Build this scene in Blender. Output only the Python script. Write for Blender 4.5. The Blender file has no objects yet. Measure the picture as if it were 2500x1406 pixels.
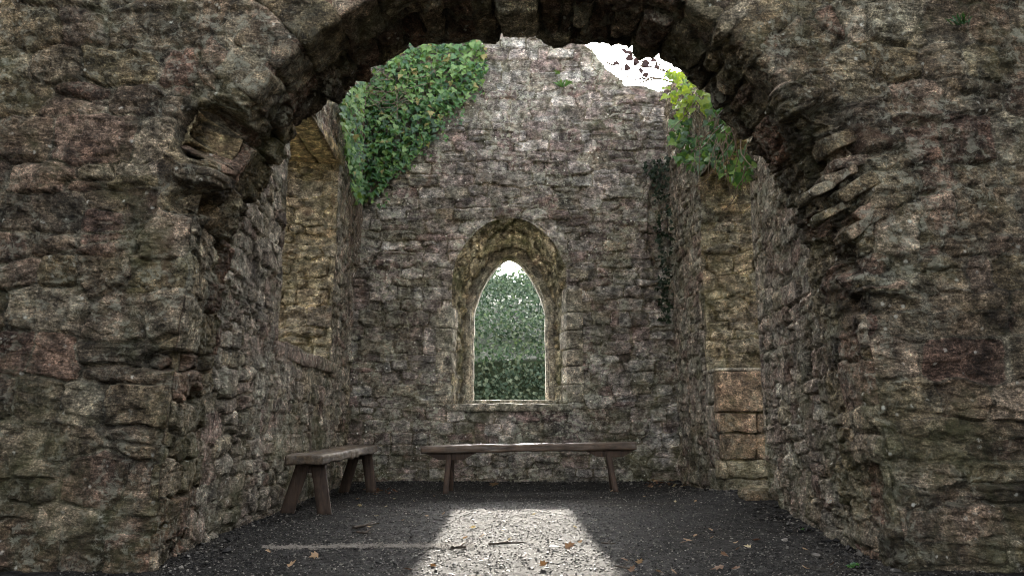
import bpy, math, random
import numpy as np
from mathutils import Vector, Matrix

R = math.radians
random.seed(7)
rng = np.random.default_rng(7)
S = bpy.context.scene
COL = S.collection

# ------------------------------------------------------------------ camera, sky, sun, exposure
EYE, TILT, FPX = 0.626, R(10.4), 1835.0
cd = bpy.data.cameras.new('camera')
cam = bpy.data.objects.new('camera', cd)
COL.objects.link(cam)
cam.location = (0, 0, EYE)
cam.rotation_euler = (R(90) + TILT, 0, 0)
cd.sensor_width = 36
cd.lens = 36 * FPX / 2500
cd.clip_end = 2000
S.camera = cam

SUN_EL, SUN_AZ = R(18.6), R(-0.5)
w = bpy.data.worlds.new('World')
S.world = w
w.use_nodes = True
wn = w.node_tree.nodes
sky = wn.new('ShaderNodeTexSky')
sky.sky_type = 'NISHITA'
sky.sun_disc = False
sky.sun_elevation = SUN_EL
sky.sun_rotation = SUN_AZ
sky.altitude = 50
sky.air_density = 0.45
sky.dust_density = 4.0
sky.ozone_density = 0.0
wn['Background'].inputs['Strength'].default_value = 0.15
hs = wn.new('ShaderNodeHueSaturation')      # thin bright cloud: a paler sky than the clear-air model gives
hs.inputs['Saturation'].default_value = 0.22
w.node_tree.links.new(sky.outputs['Color'], hs.inputs['Color'])
w.node_tree.links.new(hs.outputs['Color'], wn['Background'].inputs['Color'])

ld = bpy.data.lights.new('sun', 'SUN')
ld.energy = 2.0
ld.angle = R(0.8)
ld.color = (1.0, 0.93, 0.82)
sun = bpy.data.objects.new('sun', ld)
COL.objects.link(sun)
sun.location = (0, 40, 20)
sun.rotation_euler = (-(R(90) - SUN_EL), 0, -SUN_AZ)

vs = S.view_settings
S.display_settings.display_device = 'sRGB'
vs.view_transform = 'Standard'
vs.look = 'None'
vs.gamma = 1
vs.use_curve_mapping = False
vs.exposure = 3.6
S.render.engine = 'CYCLES'
S.cycles.max_bounces = 8
S.cycles.diffuse_bounces = 5
S.cycles.use_denoising = True
S.cycles.pixel_filter_type = 'BLACKMAN_HARRIS'
S.cycles.filter_width = 1.05
S.cycles.sample_clamp_indirect = 6


# ------------------------------------------------------------------ helpers
def ray(px, py):
    v = -(py - 703) / FPX
    f = math.cos(TILT) - v * math.sin(TILT)
    return (px - 1250) / FPX / f, (math.sin(TILT) + v * math.cos(TILT)) / f


def at(px, py, D):
    a, b = ray(px, py)
    return Vector((a * D, D, EYE + b * D))


_g = np.random.default_rng(3)
PERM = np.concatenate([_g.permutation(256)] * 3)
VAL = _g.random(256) * 2 - 1


def vn(p):
    i = np.floor(p).astype(np.int64)
    f = p - i
    f = f * f * (3 - 2 * f)
    i &= 255
    j = (i + 1) & 255
    x0, y0, z0 = i[..., 0], i[..., 1], i[..., 2]
    x1, y1, z1 = j[..., 0], j[..., 1], j[..., 2]
    fx, fy, fz = f[..., 0], f[..., 1], f[..., 2]
    a, b = PERM[x0], PERM[x1]
    aa, ab, ba, bb = PERM[a + y0], PERM[a + y1], PERM[b + y0], PERM[b + y1]
    def L(q0, q1):
        return VAL[PERM[q0 + z0]] * (1 - fz) + VAL[PERM[q0 + z1]] * fz if q1 is None else None
    c00, c01, c10, c11 = L(aa, None), L(ab, None), L(ba, None), L(bb, None)
    return (c00 * (1 - fy) + c01 * fy) * (1 - fx) + (c10 * (1 - fy) + c11 * fy) * fx


def fbm(p, o=4, gain=0.5):
    p = np.asarray(p, float)
    s, a, n = 0, 1.0, 0
    for k in range(o):
        s = s + a * vn(p * 2.03 ** k + 17.3 * k)
        n += a
        a *= gain
    return s / n


def facets(P, seed=0):
    """angular chips: every cell of a 3-D cell pattern is a small tilted plane; returns a height in units of the cell"""
    i = np.floor(P).astype(np.int64)
    best = np.full(P.shape[:-1], 1e9)
    out = np.zeros(P.shape[:-1])
    for a in (-1, 0, 1):
        for b in (-1, 0, 1):
            for c in (-1, 0, 1):
                j = i + np.array([a, b, c]) + seed
                m = j & 255
                h0 = PERM[PERM[PERM[m[..., 0]] + m[..., 1]] + m[..., 2]]
                h1, h2, h3 = PERM[h0 + 37], PERM[h0 + 91], PERM[h0 + 153]
                ctr = i + np.array([a, b, c]) + np.stack([h0, h1, h2], -1) / 255.0
                d = P - ctr
                q = (d * d).sum(-1)
                hh = 0.45 * ((h2 - 127.5) / 127.5 * d[..., 0] + (h3 - 127.5) / 127.5 * d[..., 1] + (h1 - 127.5) / 127.5 * d[..., 2]) + 0.30 * (h0 - 127.5) / 127.5
                t = q < best
                out = np.where(t, hh, out)
                best = np.where(t, q, best)
    return out


def smooth(x):
    x = np.clip(x, 0, 1)
    return x * x * (3 - 2 * x)


def mesh_np(name, V, F, mats, attrs=None, smooth_shade=True):
    me = bpy.data.meshes.new(name)
    V = np.asarray(V, np.float32)
    F = np.asarray(F, np.int32)
    n, k = F.shape
    me.vertices.add(len(V))
    me.vertices.foreach_set('co', V.ravel())
    me.loops.add(n * k)
    me.loops.foreach_set('vertex_index', F.ravel())
    me.polygons.add(n)
    me.polygons.foreach_set('loop_start', np.arange(0, n * k, k, dtype=np.int32))
    me.polygons.foreach_set('loop_total', np.full(n, k, np.int32))
    me.polygons.foreach_set('use_smooth', np.full(n, smooth_shade, bool))
    for key, val in (attrs or {}).items():
        a = me.attributes.new(key, 'FLOAT', 'POINT')
        a.data.foreach_set('value', np.asarray(val, np.float32))
    me.update(calc_edges=True)
    for m in (mats if isinstance(mats, (list, tuple)) else [mats]):
        me.materials.append(m)
    return me


def link(name, me, parent=None, loc=None):
    o = bpy.data.objects.new(name, me)
    COL.objects.link(o)
    if loc is not None:
        o.location = loc
    if parent is not None:
        o.parent = parent
    return o


def thing(name, label, cat, loc=(0, 0, 0), group=None):
    o = bpy.data.objects.new(name, None)
    COL.objects.link(o)
    o.location = loc
    o.empty_display_size = 0.2
    o['label'] = label
    o['category'] = cat
    o['kind'] = 'thing'
    if group:
        o['group'] = group
    return o


def child(name, V, F, mat, parent, attrs=None, smooth_shade=True, kind=None, label=None):
    """mesh given in world coordinates, origin at its centroid, parented to a thing (an unrotated Empty or such a child)"""
    V = np.asarray(V, float)
    c = V.mean(0)
    me = mesh_np(name, V - c, F, mat, attrs, smooth_shade)
    base = np.zeros(3)
    p = parent
    while p is not None:
        base += np.array(p.location)
        p = p.parent
    o = link(name, me, parent, Vector(c - base))
    if kind:
        o['kind'] = kind
    if label:
        o['label'] = label
    return o


# ------------------------------------------------------------------ materials
class NT:
    def __init__(self, name):
        self.m = bpy.data.materials.new(name)
        self.m.use_nodes = True
        self.t = self.m.node_tree
        self.b = self.t.nodes['Principled BSDF']
        self.out = self.t.nodes['Material Output']

    def n(self, typ, **kw):
        x = self.t.nodes.new(typ)
        for k, v in kw.items():
            setattr(x, k, v)
        return x

    def l(self, a, b):
        self.t.links.new(a, b)

    def pos(self, scale=(1, 1, 1)):
        g = self.n('ShaderNodeNewGeometry')
        m = self.n('ShaderNodeMapping')
        m.inputs['Scale'].default_value = scale
        self.l(g.outputs['Position'], m.inputs['Vector'])
        return m.outputs['Vector']

    def noise(self, vec, scale, detail=4, rough=0.55, dist=0.0):
        x = self.n('ShaderNodeTexNoise')
        x.inputs['Scale'].default_value = scale
        x.inputs['Detail'].default_value = detail
        x.inputs['Roughness'].default_value = rough
        x.inputs['Distortion'].default_value = dist
        self.l(vec, x.inputs['Vector'])
        return x.outputs['Fac']

    def voro(self, vec, scale, out='Distance', feature='F1'):
        x = self.n('ShaderNodeTexVoronoi', feature=feature)
        x.inputs['Scale'].default_value = scale
        self.l(vec, x.inputs['Vector'])
        return x.outputs[out]

    def ramp(self, fac, stops, interp='LINEAR'):
        x = self.n('ShaderNodeValToRGB')
        x.color_ramp.interpolation = interp
        e = x.color_ramp.elements
        while len(e) < len(stops):
            e.new(0.5)
        for i, (p, c) in enumerate(stops):
            e[i].position = p
            e[i].color = (c, c, c, 1) if isinstance(c, (int, float)) else (*c, 1)
        self.l(fac, x.inputs['Fac'])
        return x.outputs['Color']

    def mix(self, fac, a, b, blend='MIX'):
        x = self.n('ShaderNodeMix', data_type='RGBA', blend_type=blend)
        if isinstance(fac, (int, float)):
            x.inputs[0].default_value = fac
        else:
            self.l(fac, x.inputs[0])
        for s, i in ((a, 6), (b, 7)):
            if isinstance(s, tuple):
                x.inputs[i].default_value = (*s, 1)
            else:
                self.l(s, x.inputs[i])
        return x.outputs[2]

    def math(self, op, a, b=None, clamp=False):
        x = self.n('ShaderNodeMath', operation=op, use_clamp=clamp)
        for i, s in enumerate((a, b)):
            if s is None:
                continue
            if isinstance(s, (int, float)):
                x.inputs[i].default_value = s
            else:
                self.l(s, x.inputs[i])
        return x.outputs[0]

    def attr(self, name):
        x = self.n('ShaderNodeAttribute')
        x.attribute_name = name
        return x.outputs['Fac']

    def bump(self, h, strength, dist, prev=None):
        x = self.n('ShaderNodeBump')
        x.inputs['Strength'].default_value = strength
        x.inputs['Distance'].default_value = dist
        self.l(h, x.inputs['Height'])
        if prev is not None:
            self.l(prev, x.inputs['Normal'])
        return x.outputs['Normal']


def stone_mat(name, stops, lichen=0.5, moss=0.5, moss_col=(0.12, 0.125, 0.045), mortar=(0.19, 0.165, 0.125), gain=2.35,
              speck=1.0, stain=0.5):
    k = NT(name)
    P = k.pos()
    Pst = k.pos((1, 1, 0.35))
    Plam = k.pos((1, 1, 3.2))
    rnd = k.attr('rnd')
    joint = k.attr('joint')
    base = k.ramp(rnd, stops)
    mort = k.ramp(k.noise(P, 9, 6), [(0.25, tuple(c * 0.55 for c in mortar)), (0.75, tuple(c * 1.25 for c in mortar))])
    # hue drift in patches inside a stone
    hue = k.ramp(k.noise(P, 4.5, 5, 0.6), [(0.3, (1.06, 0.96, 0.82)), (0.5, (1, 1, 0.95)), (0.7, (0.90, 1.0, 0.98))])
    c = k.mix(k.ramp(joint, [(0.25, 0.0), (0.7, 1.0)]), mort, base)
    c = k.mix(0.7, c, hue, 'MULTIPLY')
    # mottling
    c = k.mix(1.0, c, k.ramp(k.noise(P, 11, 10, 0.75), [(0.33, 0.28), (0.5, 0.95), (0.66, 2.1)]), 'MULTIPLY')
    c = k.mix(0.9, c, k.ramp(k.noise(Plam, 30, 8, 0.75, 0.7), [(0.32, 0.35), (0.52, 1.0), (0.70, 1.8)]), 'MULTIPLY')
    # crystals
    c = k.mix(0.6 * speck, c, k.ramp(k.noise(P, 105, 5, 0.8), [(0.33, 0.3), (0.5, 0.9), (0.64, 2.3)]), 'MULTIPLY')
    # rusty stains
    ru = k.ramp(k.noise(P, 2.7, 7, 0.65, 0.8), [(0.6, 0.0), (0.72, 0.55)])
    c = k.mix(ru, c, (0.20, 0.105, 0.06))
    # black damp crust
    bl = k.ramp(k.noise(Pst, 3.1, 8, 0.7), [(0.5, 0.0), (0.66, 0.85 * stain)])
    c = k.mix(bl, c, (0.035, 0.033, 0.03))
    # moss and algae
    sx = k.n('ShaderNodeSeparateXYZ')
    k.l(P, sx.inputs[0])
    damp = k.math('MULTIPLY', k.math('SUBTRACT', 1.3, sx.outputs[2], True), 0.065)      # algae climb from the wet foot of the wall
    mo = k.ramp(k.math('ADD', k.noise(P, 2.6, 9, 0.7, 0.4), damp), [(0.5, 0.0), (0.68, 0.9 * moss)])
    c = k.mix(mo, c, k.mix(k.noise(P, 40, 4), tuple(x * 0.5 for x in moss_col), tuple(x * 1.6 for x in moss_col)))
    # lichen: pale crusts in irregular spots
    lz = k.ramp(k.noise(P, 1.9, 5, 0.65), [(0.40, 0.0), (0.58, 1.0)])
    l1 = k.ramp(k.noise(P, 19, 10, 0.75, 0.6), [(0.51, 0.0), (0.575, 1.0)])
    lm = k.math('MULTIPLY', k.math('MULTIPLY', lz, l1), lichen)
    c = k.mix(lm, c, k.mix(k.noise(P, 70, 5, 0.75), (0.20, 0.20, 0.15), (0.52, 0.52, 0.43)))
    sp = k.ramp(k.voro(P, 15), [(0.10, 1.0), (0.19, 0.0)])
    sp = k.math('MULTIPLY', sp, k.ramp(k.noise(P, 5.0, 6, 0.7), [(0.48, 0.0), (0.56, 1.0)]))
    sp = k.math('MULTIPLY', k.math('MULTIPLY', sp, lichen), k.ramp(k.noise(P, 60, 5), [(0.38, 0.0), (0.48, 1.0)]))
    c = k.mix(sp, c, (0.62, 0.62, 0.56))
    gm = k.n('ShaderNodeGamma')
    k.l(c, gm.inputs['Color'])
    gm.inputs['Gamma'].default_value = 1.55
    hv = k.n('ShaderNodeHueSaturation')
    hv.inputs['Saturation'].default_value = 0.78
    k.l(gm.outputs['Color'], hv.inputs['Color'])
    c = k.mix(1.0, hv.outputs['Color'], (gain, gain, gain), 'MULTIPLY')
    k.l(c, k.b.inputs['Base Color'])
    k.b.inputs['Roughness'].default_value = 0.88
    k.b.inputs['Specular IOR Level'].default_value = 0.3
    n1 = k.bump(k.noise(Plam, 24, 10, 0.72, 0.6), 1.0, 0.035)
    n2 = k.bump(k.noise(P, 85, 6, 0.75), 1.0, 0.012, n1)
    k.l(n2, k.b.inputs['Normal'])
    return k.m


WARM = [(0.0, (0.125, 0.095, 0.075)), (0.16, (0.22, 0.19, 0.135)), (0.30, (0.165, 0.115, 0.09)), (0.45, (0.28, 0.255, 0.20)),
        (0.60, (0.20, 0.17, 0.105)), (0.74, (0.13, 0.11, 0.085)), (0.86, (0.225, 0.155, 0.115)), (1.0, (0.36, 0.335, 0.275))]
GREY = [(0.0, (0.19, 0.15, 0.125)), (0.25, (0.31, 0.28, 0.235)), (0.45, (0.225, 0.165, 0.135)), (0.7, (0.37, 0.335, 0.285)), (0.85, (0.20, 0.175, 0.14)),
        (1.0, (0.29, 0.25, 0.18))]
OCHRE = [(0.0, (0.24, 0.20, 0.14)), (0.3, (0.31, 0.27, 0.19)), (0.6, (0.21, 0.185, 0.15)), (0.8, (0.33, 0.275, 0.19)),
         (1.0, (0.26, 0.235, 0.195))]
M_FRONT = stone_mat('rubble_stone', [(p_, (c_[0] * 0.97, c_[1] * 0.92, c_[2] * 0.86)) for p_, c_ in WARM], lichen=0.65, moss=0.65, gain=2.2)
M_GABLE = stone_mat('gable_rubble', [(p_, (c_[0] * 0.96, c_[1] * 0.99, c_[2] * 1.10)) for p_, c_ in GREY], lichen=1.0, moss=0.55, stain=0.4, speck=0.5, gain=2.45)
M_SIDE = stone_mat('side_rubble', GREY, lichen=0.7, moss=0.55, stain=0.5)
M_OCHRE = stone_mat('ochre_rubble', OCHRE, lichen=0.35, moss=0.5, moss_col=(0.11, 0.11, 0.03), mortar=(0.22, 0.18, 0.1), stain=0.3)
M_REVEAL = stone_mat('reveal_rubble', [(0, (0.23, 0.20, 0.14)), (0.5, (0.29, 0.25, 0.17)), (1, (0.22, 0.20, 0.15))], lichen=0.3, moss=0.9, moss_col=(0.10, 0.11, 0.03), stain=0.5)
M_DRESSED = stone_mat('dressed_granite', [(0, (0.26, 0.235, 0.19)), (1, (0.33, 0.30, 0.25))], lichen=0.5, moss=0.45, stain=0.3)
M_BLOCK = stone_mat('rusty_granite', [(0, (0.26, 0.19, 0.13)), (0.5, (0.28, 0.21, 0.14)), (1, (0.24, 0.205, 0.15))], lichen=0.4, moss=0.5, stain=0.2, speck=1.2)
M_LINTEL = stone_mat('ochre_slab', [(0, (0.33, 0.26, 0.145)), (1, (0.37, 0.30, 0.17))], lichen=0.15, moss=0.2, moss_col=(0.12, 0.11, 0.03), stain=0.4, speck=0.6)


def simple_mat(name, ca, cb, scale=20, rough=0.8, stretch=(1, 1, 1), bump=0.4, bd=0.01, spec=0.4):
    k = NT(name)
    P = k.pos(stretch)
    k.l(k.ramp(k.noise(P, scale, 7, 0.65, 0.5), [(0.3, ca), (0.7, cb)]), k.b.inputs['Base Color'])
    k.b.inputs['Roughness'].default_value = rough
    k.b.inputs['Specular IOR Level'].default_value = spec
    k.l(k.bump(k.noise(P, scale * 2.2, 7, 0.7), bump, bd), k.b.inputs['Normal'])
    return k.m


def wood_mat(name, ca, cb, axis, rough=0.6, pale=0.0):
    k = NT(name)
    st = [22, 22, 22]
    st[axis] = 2.2
    P = k.pos(tuple(st))
    g = k.noise(P, 1.0, 9, 0.7, 0.8)
    c = k.ramp(g, [(0.32, ca), (0.68, cb)])
    c = k.mix(0.8, c, k.ramp(k.noise(k.pos(), 7, 6, 0.7), [(0.3, 0.5), (0.7, 1.5)]), 'MULTIPLY')
    if pale:
        ge = k.n('ShaderNodeNewGeometry')
        c = k.mix(k.math('MULTIPLY', k.ramp(k.noise(P, 0.8, 8, 0.75), [(0.5, 0), (0.62, 1)]), pale), c, (0.34, 0.32, 0.29))
    k.l(c, k.b.inputs['Base Color'])
    k.b.inputs['Roughness'].default_value = rough
    k.l(k.bump(g, 0.8, 0.012), k.b.inputs['Normal'])
    return k.m


M_SEAT = wood_mat('weathered_oak', (0.016, 0.011, 0.007), (0.135, 0.088, 0.054), 0, 0.62, 0.35)
M_SEATY = wood_mat('weathered_oak_bench', (0.016, 0.011, 0.008), (0.15, 0.105, 0.06), 1, 0.65, 0.25)
M_LEG = wood_mat('brown_timber', (0.022, 0.014, 0.009), (0.085, 0.052, 0.033), 2, 0.8)


def leaf_mat(name, col, back, rough=0.35, trans=0.35, spec=0.5):
    k = NT(name)
    P = k.pos()
    oi = k.n('ShaderNodeObjectInfo')
    c = k.mix(k.noise(P, 18, 3), tuple(x * 0.6 for x in col), tuple(x * 1.45 for x in col))
    k.l(c, k.b.inputs['Base Color'])
    k.b.inputs['Roughness'].default_value = rough
    k.b.inputs['Specular IOR Level'].default_value = spec
    t = k.n('ShaderNodeBsdfTranslucent')
    t.inputs['Color'].default_value = (*back, 1)
    mx = k.n('ShaderNodeMixShader')
    mx.inputs[0].default_value = trans
    k.l(k.b.outputs[0], mx.inputs[1])
    k.l(t.outputs[0], mx.inputs[2])
    k.l(mx.outputs[0], k.out.inputs['Surface'])
    return k.m


IVY = [leaf_mat('ivy_dark', (0.038, 0.10, 0.045), (0.10, 0.22, 0.03)),
       leaf_mat('ivy_mid', (0.085, 0.19, 0.065), (0.16, 0.30, 0.03)),
       leaf_mat('ivy_light', (0.17, 0.29, 0.09), (0.25, 0.38, 0.04)),
       leaf_mat('ivy_yellowing', (0.34, 0.30, 0.12), (0.35, 0.28, 0.05), 0.55),
       leaf_mat('ivy_sunlit', (0.20, 0.30, 0.05), (0.40, 0.52, 0.04), 0.4, 0.5),
       leaf_mat('creeper_dark', (0.014, 0.026, 0.012), (0.02, 0.04, 0.01), 0.6, 0.1, 0.2)]
HEDGE = [leaf_mat('hedge_leaf_dark', (0.04, 0.065, 0.042), (0.03, 0.07, 0.02), trans=0.12, spec=0.15, rough=0.6),
         leaf_mat('hedge_leaf', (0.065, 0.095, 0.062), (0.04, 0.09, 0.02), trans=0.12, spec=0.15, rough=0.6),
         leaf_mat('hedge_leaf_light', (0.12, 0.15, 0.10), (0.06, 0.11, 0.03), trans=0.12, spec=0.15, rough=0.6)]
M_SPRIG = leaf_mat('ivy_bronze', (0.05, 0.03, 0.028), (0.05, 0.02, 0.015), 0.7, 0.08, 0.2)
M_STEM = simple_mat('ivy_stem', (0.10, 0.075, 0.05), (0.24, 0.19, 0.14), 30)
DRY = [leaf_mat('dry_leaf_brown', (0.13, 0.07, 0.035), (0.15, 0.08, 0.03), 0.7, 0.15),
       leaf_mat('dry_leaf_tan', (0.30, 0.20, 0.11), (0.3, 0.18, 0.08), 0.7, 0.2),
       leaf_mat('dry_leaf_orange', (0.15, 0.065, 0.03), (0.12, 0.05, 0.02), 0.6, 0.2),
       leaf_mat('dry_leaf_pale', (0.45, 0.37, 0.22), (0.4, 0.3, 0.12), 0.7, 0.2)]


# ------------------------------------------------------------------ rubble masonry
class Lay:
    """an irregular coursed layout of stones over a chart rectangle: weighted cells"""
    def __init__(self, u0, u1, v0, v1, h=(0.08, 0.17), wd=(0.13, 0.4), seed=1, off=0.014, tilt=0.10):
        g = np.random.default_rng(seed)
        su, sv, a, b = [], [], [], []
        v = v0
        while v < v1:
            hh = g.uniform(*h)
            u = u0 - g.uniform(0, wd[1])
            while u < u1:
                ww = min(g.uniform(*wd), g.uniform(*wd) + 0.08)
                if g.random() < 0.22 and hh > 0.1:
                    k = g.uniform(0.35, 0.65)
                    su += [u + ww / 2 + g.normal() * 0.02, u + ww / 2 + g.normal() * 0.02]
                    sv += [v + hh * k / 2, v + hh * (1 + k) / 2]
                    a += [ww / 2] * 2
                    b += [hh * k / 2, hh * (1 - k) / 2]
                elif g.random() < 0.2:
                    k = g.uniform(0.35, 0.65)
                    su += [u + ww * k / 2, u + ww * (1 + k) / 2]
                    sv += [v + hh / 2 + g.normal() * 0.012] * 2
                    a += [ww * k / 2, ww * (1 - k) / 2]
                    b += [hh / 2] * 2
                else:
                    big = g.random() < 0.12
                    su.append(u + ww / 2)
                    sv.append(v + hh / 2 + g.normal() * 0.014)
                    a.append(ww / 2 * (1.15 if big else 1))
                    b.append(hh / 2 * (1.45 if big else 1))
                u += ww
            v += hh
        self.su, self.sv = np.array(su, np.float32), np.array(sv, np.float32)
        self.a, self.b = np.array(a, np.float32), np.array(b, np.float32)
        n = len(su)
        self.off = g.normal(size=n) * off
        self.tx, self.ty = g.normal(size=n) * tilt, g.normal(size=n) * tilt
        self.rnd = g.random(n)

    def cells(self, U, V):
        u, v = U.ravel().astype(np.float32), V.ravel().astype(np.float32)
        idx = np.zeros(len(u), np.int64)
        e = np.zeros(len(u), np.float32)
        order = np.argsort(v, kind='stable')
        for ch in np.array_split(order, max(1, len(u) // 6000)):
            if len(ch) == 0:
                continue
            lo, hi = v[ch].min() - 0.35, v[ch].max() + 0.35
            sel = np.nonzero((self.sv > lo) & (self.sv < hi))[0]
            if len(sel) < 3:
                sel = np.arange(len(self.sv))
            du = (u[ch][:, None] - self.su[sel]) / self.a[sel]
            dv = (v[ch][:, None] - self.sv[sel]) / self.b[sel]
            du *= du
            dv *= dv
            d = du * np.sqrt(du) + dv * np.sqrt(dv)     # p = 3
            i1 = d.argmin(1)
            ar = np.arange(len(ch))
            f1 = d[ar, i1].copy()
            d[ar, i1] = 1e9
            f2 = d.min(1)
            idx[ch] = sel[i1]
            e[ch] = (np.cbrt(f2) - np.cbrt(f1)) * np.minimum(self.b[sel[i1]], 0.09) * 0.55
        return idx.reshape(U.shape), e.reshape(U.shape)


def warp3(P):
    q = np.stack([fbm(P * 1.4 + 5, 3), fbm(P * 1.4 + 51, 3), fbm(P * 1.4 + 97, 3)], -1) * 0.035
    q += np.stack([fbm(P * 7 + 5, 2), fbm(P * 7 + 51, 2), fbm(P * 7 + 97, 2)], -1) * 0.012
    return q


class Wall:
    def __init__(self, root):
        self.root = root
        self.V, self.N, self.A, self.J, self.F, self.C, self.T, self.K = [], [], [], [], [], [], [], []
        self.nv = 0
        self.nc = 0
        self.mats = []
        self.names = {}
        self.rect = None

    def sheet(self, P, N, layouts, mat, mask=None, fade=None, rough=1.0, joint=1.0, pockets=(), name='stone', flip=False, lam=(8, 8, 24), mw=1.0):
        """layouts: list of (Lay, U, V, region mask or None); later ones win where their region is true"""
        sh = P.shape[:2]
        wu = 0.030 * fbm(P * 4.3 + 3, 3) + 0.016 * fbm(P * 13 + 9, 2)
        wv = 0.026 * fbm(P * 4.3 + 31, 3) + 0.016 * fbm(P * 13 + 19, 2)
        cid = np.zeros(sh, np.int64)
        e = np.zeros(sh)
        off = np.zeros(sh)
        rnd = np.zeros(sh)
        for L, U, V, reg in layouts:
            U2, V2 = U + wu, V + wv
            i, ee = L.cells(U2, V2)
            o = L.off[i] + np.clip(L.tx[i] * (U2 - L.su[i]) + L.ty[i] * (V2 - L.sv[i]), -0.025, 0.025)
            if reg is None:
                cid, e, off, rnd = i + self.nc, ee, o, L.rnd[i]
            else:
                rg = reg + wu * 1.5         # signed distance into the region
                m = rg > 0
                cid = np.where(m, i + self.nc, cid)
                e = np.where(m, np.minimum(ee, rg), np.minimum(e, -rg))
                off = np.where(m, o, off)
                rnd = np.where(m, L.rnd[i], rnd)
            for q in range(len(L.su)):
                self.names[self.nc + q] = name
            self.nc += len(L.su)
        low = fbm(P * 1.1 + 40, 3)
        wj = np.clip(0.010 + 0.012 * fbm(P * 1.7 + 60, 3), 0.002, 0.025) * mw
        dome = np.clip((e - wj * 0.3) / 0.010, 0, 1)
        jd = joint * (0.001 + 0.032 * smooth(0.42 + 1.5 * low + 1.3 * fbm(P * 4.7 + 44, 2)))
        h = off * np.clip((e - wj * 0.2) / 0.014, 0, 1) - jd * (1 - dome)
        h += rough * 0.012 * fbm(P * 3.1 + 7, 3)
        lam = np.array(lam, float)
        pw = P + 0.05 * np.stack([fbm(P * 6 + 2, 3), fbm(P * 6 + 22, 3), fbm(P * 6 + 42, 3)], -1)
        # split bedding: faces that step back sharply at their lower edge
        ph = pw[..., 2] * lam[2] * 0.36 + 1.1 * fbm(P * (1.6, 1.6, 0.5) + 61, 3)
        saw = ph - np.floor(ph)
        saw = np.where(saw < 0.12, 1 - saw / 0.12, (saw - 0.12) / 0.88)
        h += rough * 0.017 * (0.5 - saw) * smooth(0.35 + 1.8 * fbm(P * 2.1 + 71, 3))
        r1 = vn(pw * lam)
        h -= rough * 0.014 * smooth(1 - np.abs(r1) / 0.13) * smooth(0.45 + 1.7 * fbm(P * 2.6 + 77, 2))
        r2 = vn(pw * 11 + 5)
        h -= rough * 0.011 * smooth(1 - np.abs(r2) / 0.10) * smooth(0.2 + 1.7 * fbm(P * 3.1 + 87, 2))
        pf = P + 0.02 * np.stack([fbm(P * 14 + 2, 2), fbm(P * 14 + 22, 2), fbm(P * 14 + 42, 2)], -1)
        h += rough * (0.019 * facets(pf * (8, 8, 15)) * (0.45 + 0.9 * smooth(0.5 + 1.4 * fbm(P * 1.9 + 101, 2))) + 0.011 * facets(pf * (21, 21, 34), 57))
        h += rough * 0.006 * fbm(pw * lam * 0.9 + 11, 4, 0.62)
        h += rough * 0.0075 * fbm(P * 34 + 13, 3, 0.75)
        h -= rough * 0.018 * smooth((vn(P * 17 + 3) - 0.60) / 0.2)      # pits
        if fade is not None:
            h = h * fade
        och = np.zeros(sh, bool)
        for c, rad, dep, *oc in pockets:
            q = np.sqrt((((P - np.array(c)) / np.array(rad)) ** 2).sum(-1)) + 0.28 * fbm(P * 6 + 23, 3)
            h = h - dep * smooth((1.15 - q) / (0.16 if oc else 0.30))
            if oc:
                och |= q < 0.98
        P2 = P + N * h[..., None] + warp3(P)
        k0 = self.nv
        a, b = sh
        ii = np.arange(a * b).reshape(a, b)
        q = np.stack([ii[:-1, :-1], ii[1:, :-1], ii[1:, 1:], ii[:-1, 1:]], -1)
        if flip:
            q = q[..., ::-1]
        em = (e[:-1, :-1] + e[1:, :-1] + e[1:, 1:] + e[:-1, 1:]) / 4
        wm = wj[:-1, :-1]
        fc = np.where(em < wm * 0.55, -1, cid[:-1, :-1])
        ok = np.ones((a - 1, b - 1), bool) if mask is None else mask
        self.V.append(P2.reshape(-1, 3))
        self.N.append(N.reshape(-1, 3))
        self.A.append(rnd.ravel())
        self.J.append(smooth(e / np.maximum(wj, 1e-3)).ravel())
        self.F.append(q[ok] + k0)
        self.C.append(fc[ok])
        if mat not in self.mats:
            self.mats.append(mat)
        T_ = np.full(och[:-1, :-1].shape, self.mats.index(mat))
        if och.any():
            self.mats.append(M_LINTEL)
            T_[och[:-1, :-1]] = len(self.mats) - 1
        self.T.append(T_[ok])
        self.nv += a * b

    def finish(self, limit=300, view=True):
        V, N = np.concatenate(self.V), np.concatenate(self.N)
        A, J = np.concatenate(self.A), np.concatenate(self.J)
        F, Cc, T = np.concatenate(self.F), np.concatenate(self.C), np.concatenate(self.T)
        cen = V[F].mean(1)
        d1 = V[F[:, 2]] - V[F[:, 0]]
        d2 = V[F[:, 3]] - V[F[:, 1]]
        nrm = np.cross(d1, d2) / 2
        vec = np.array([0, 0, EYE]) - cen
        dist = np.linalg.norm(vec, axis=1)
        size = np.clip((nrm * vec).sum(1), 0, None) / dist ** 3
        lat, slope = cen[:, 0] / cen[:, 1].clip(0.1), (cen[:, 2] - EYE) / cen[:, 1].clip(0.1)
        size[(np.abs(lat) > 0.76) | (slope > 0.68)] *= 0.02
        tot = np.bincount(Cc[Cc >= 0], weights=size[Cc >= 0], minlength=self.nc)
        rank = [c for c in np.argsort(-tot) if tot[c] > 0]
        keep = {}
        cnt = {}
        for c in rank:
            nm = self.names[c]
            if cnt.get(nm, 0) < limit and tot[c] > 2.2e-5:
                keep[c] = nm
                cnt[nm] = cnt.get(nm, 0) + 1
        order = np.argsort(Cc, kind='stable')
        Cs = Cc[order]
        cuts = np.nonzero(np.diff(Cs))[0] + 1
        rest = []
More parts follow.
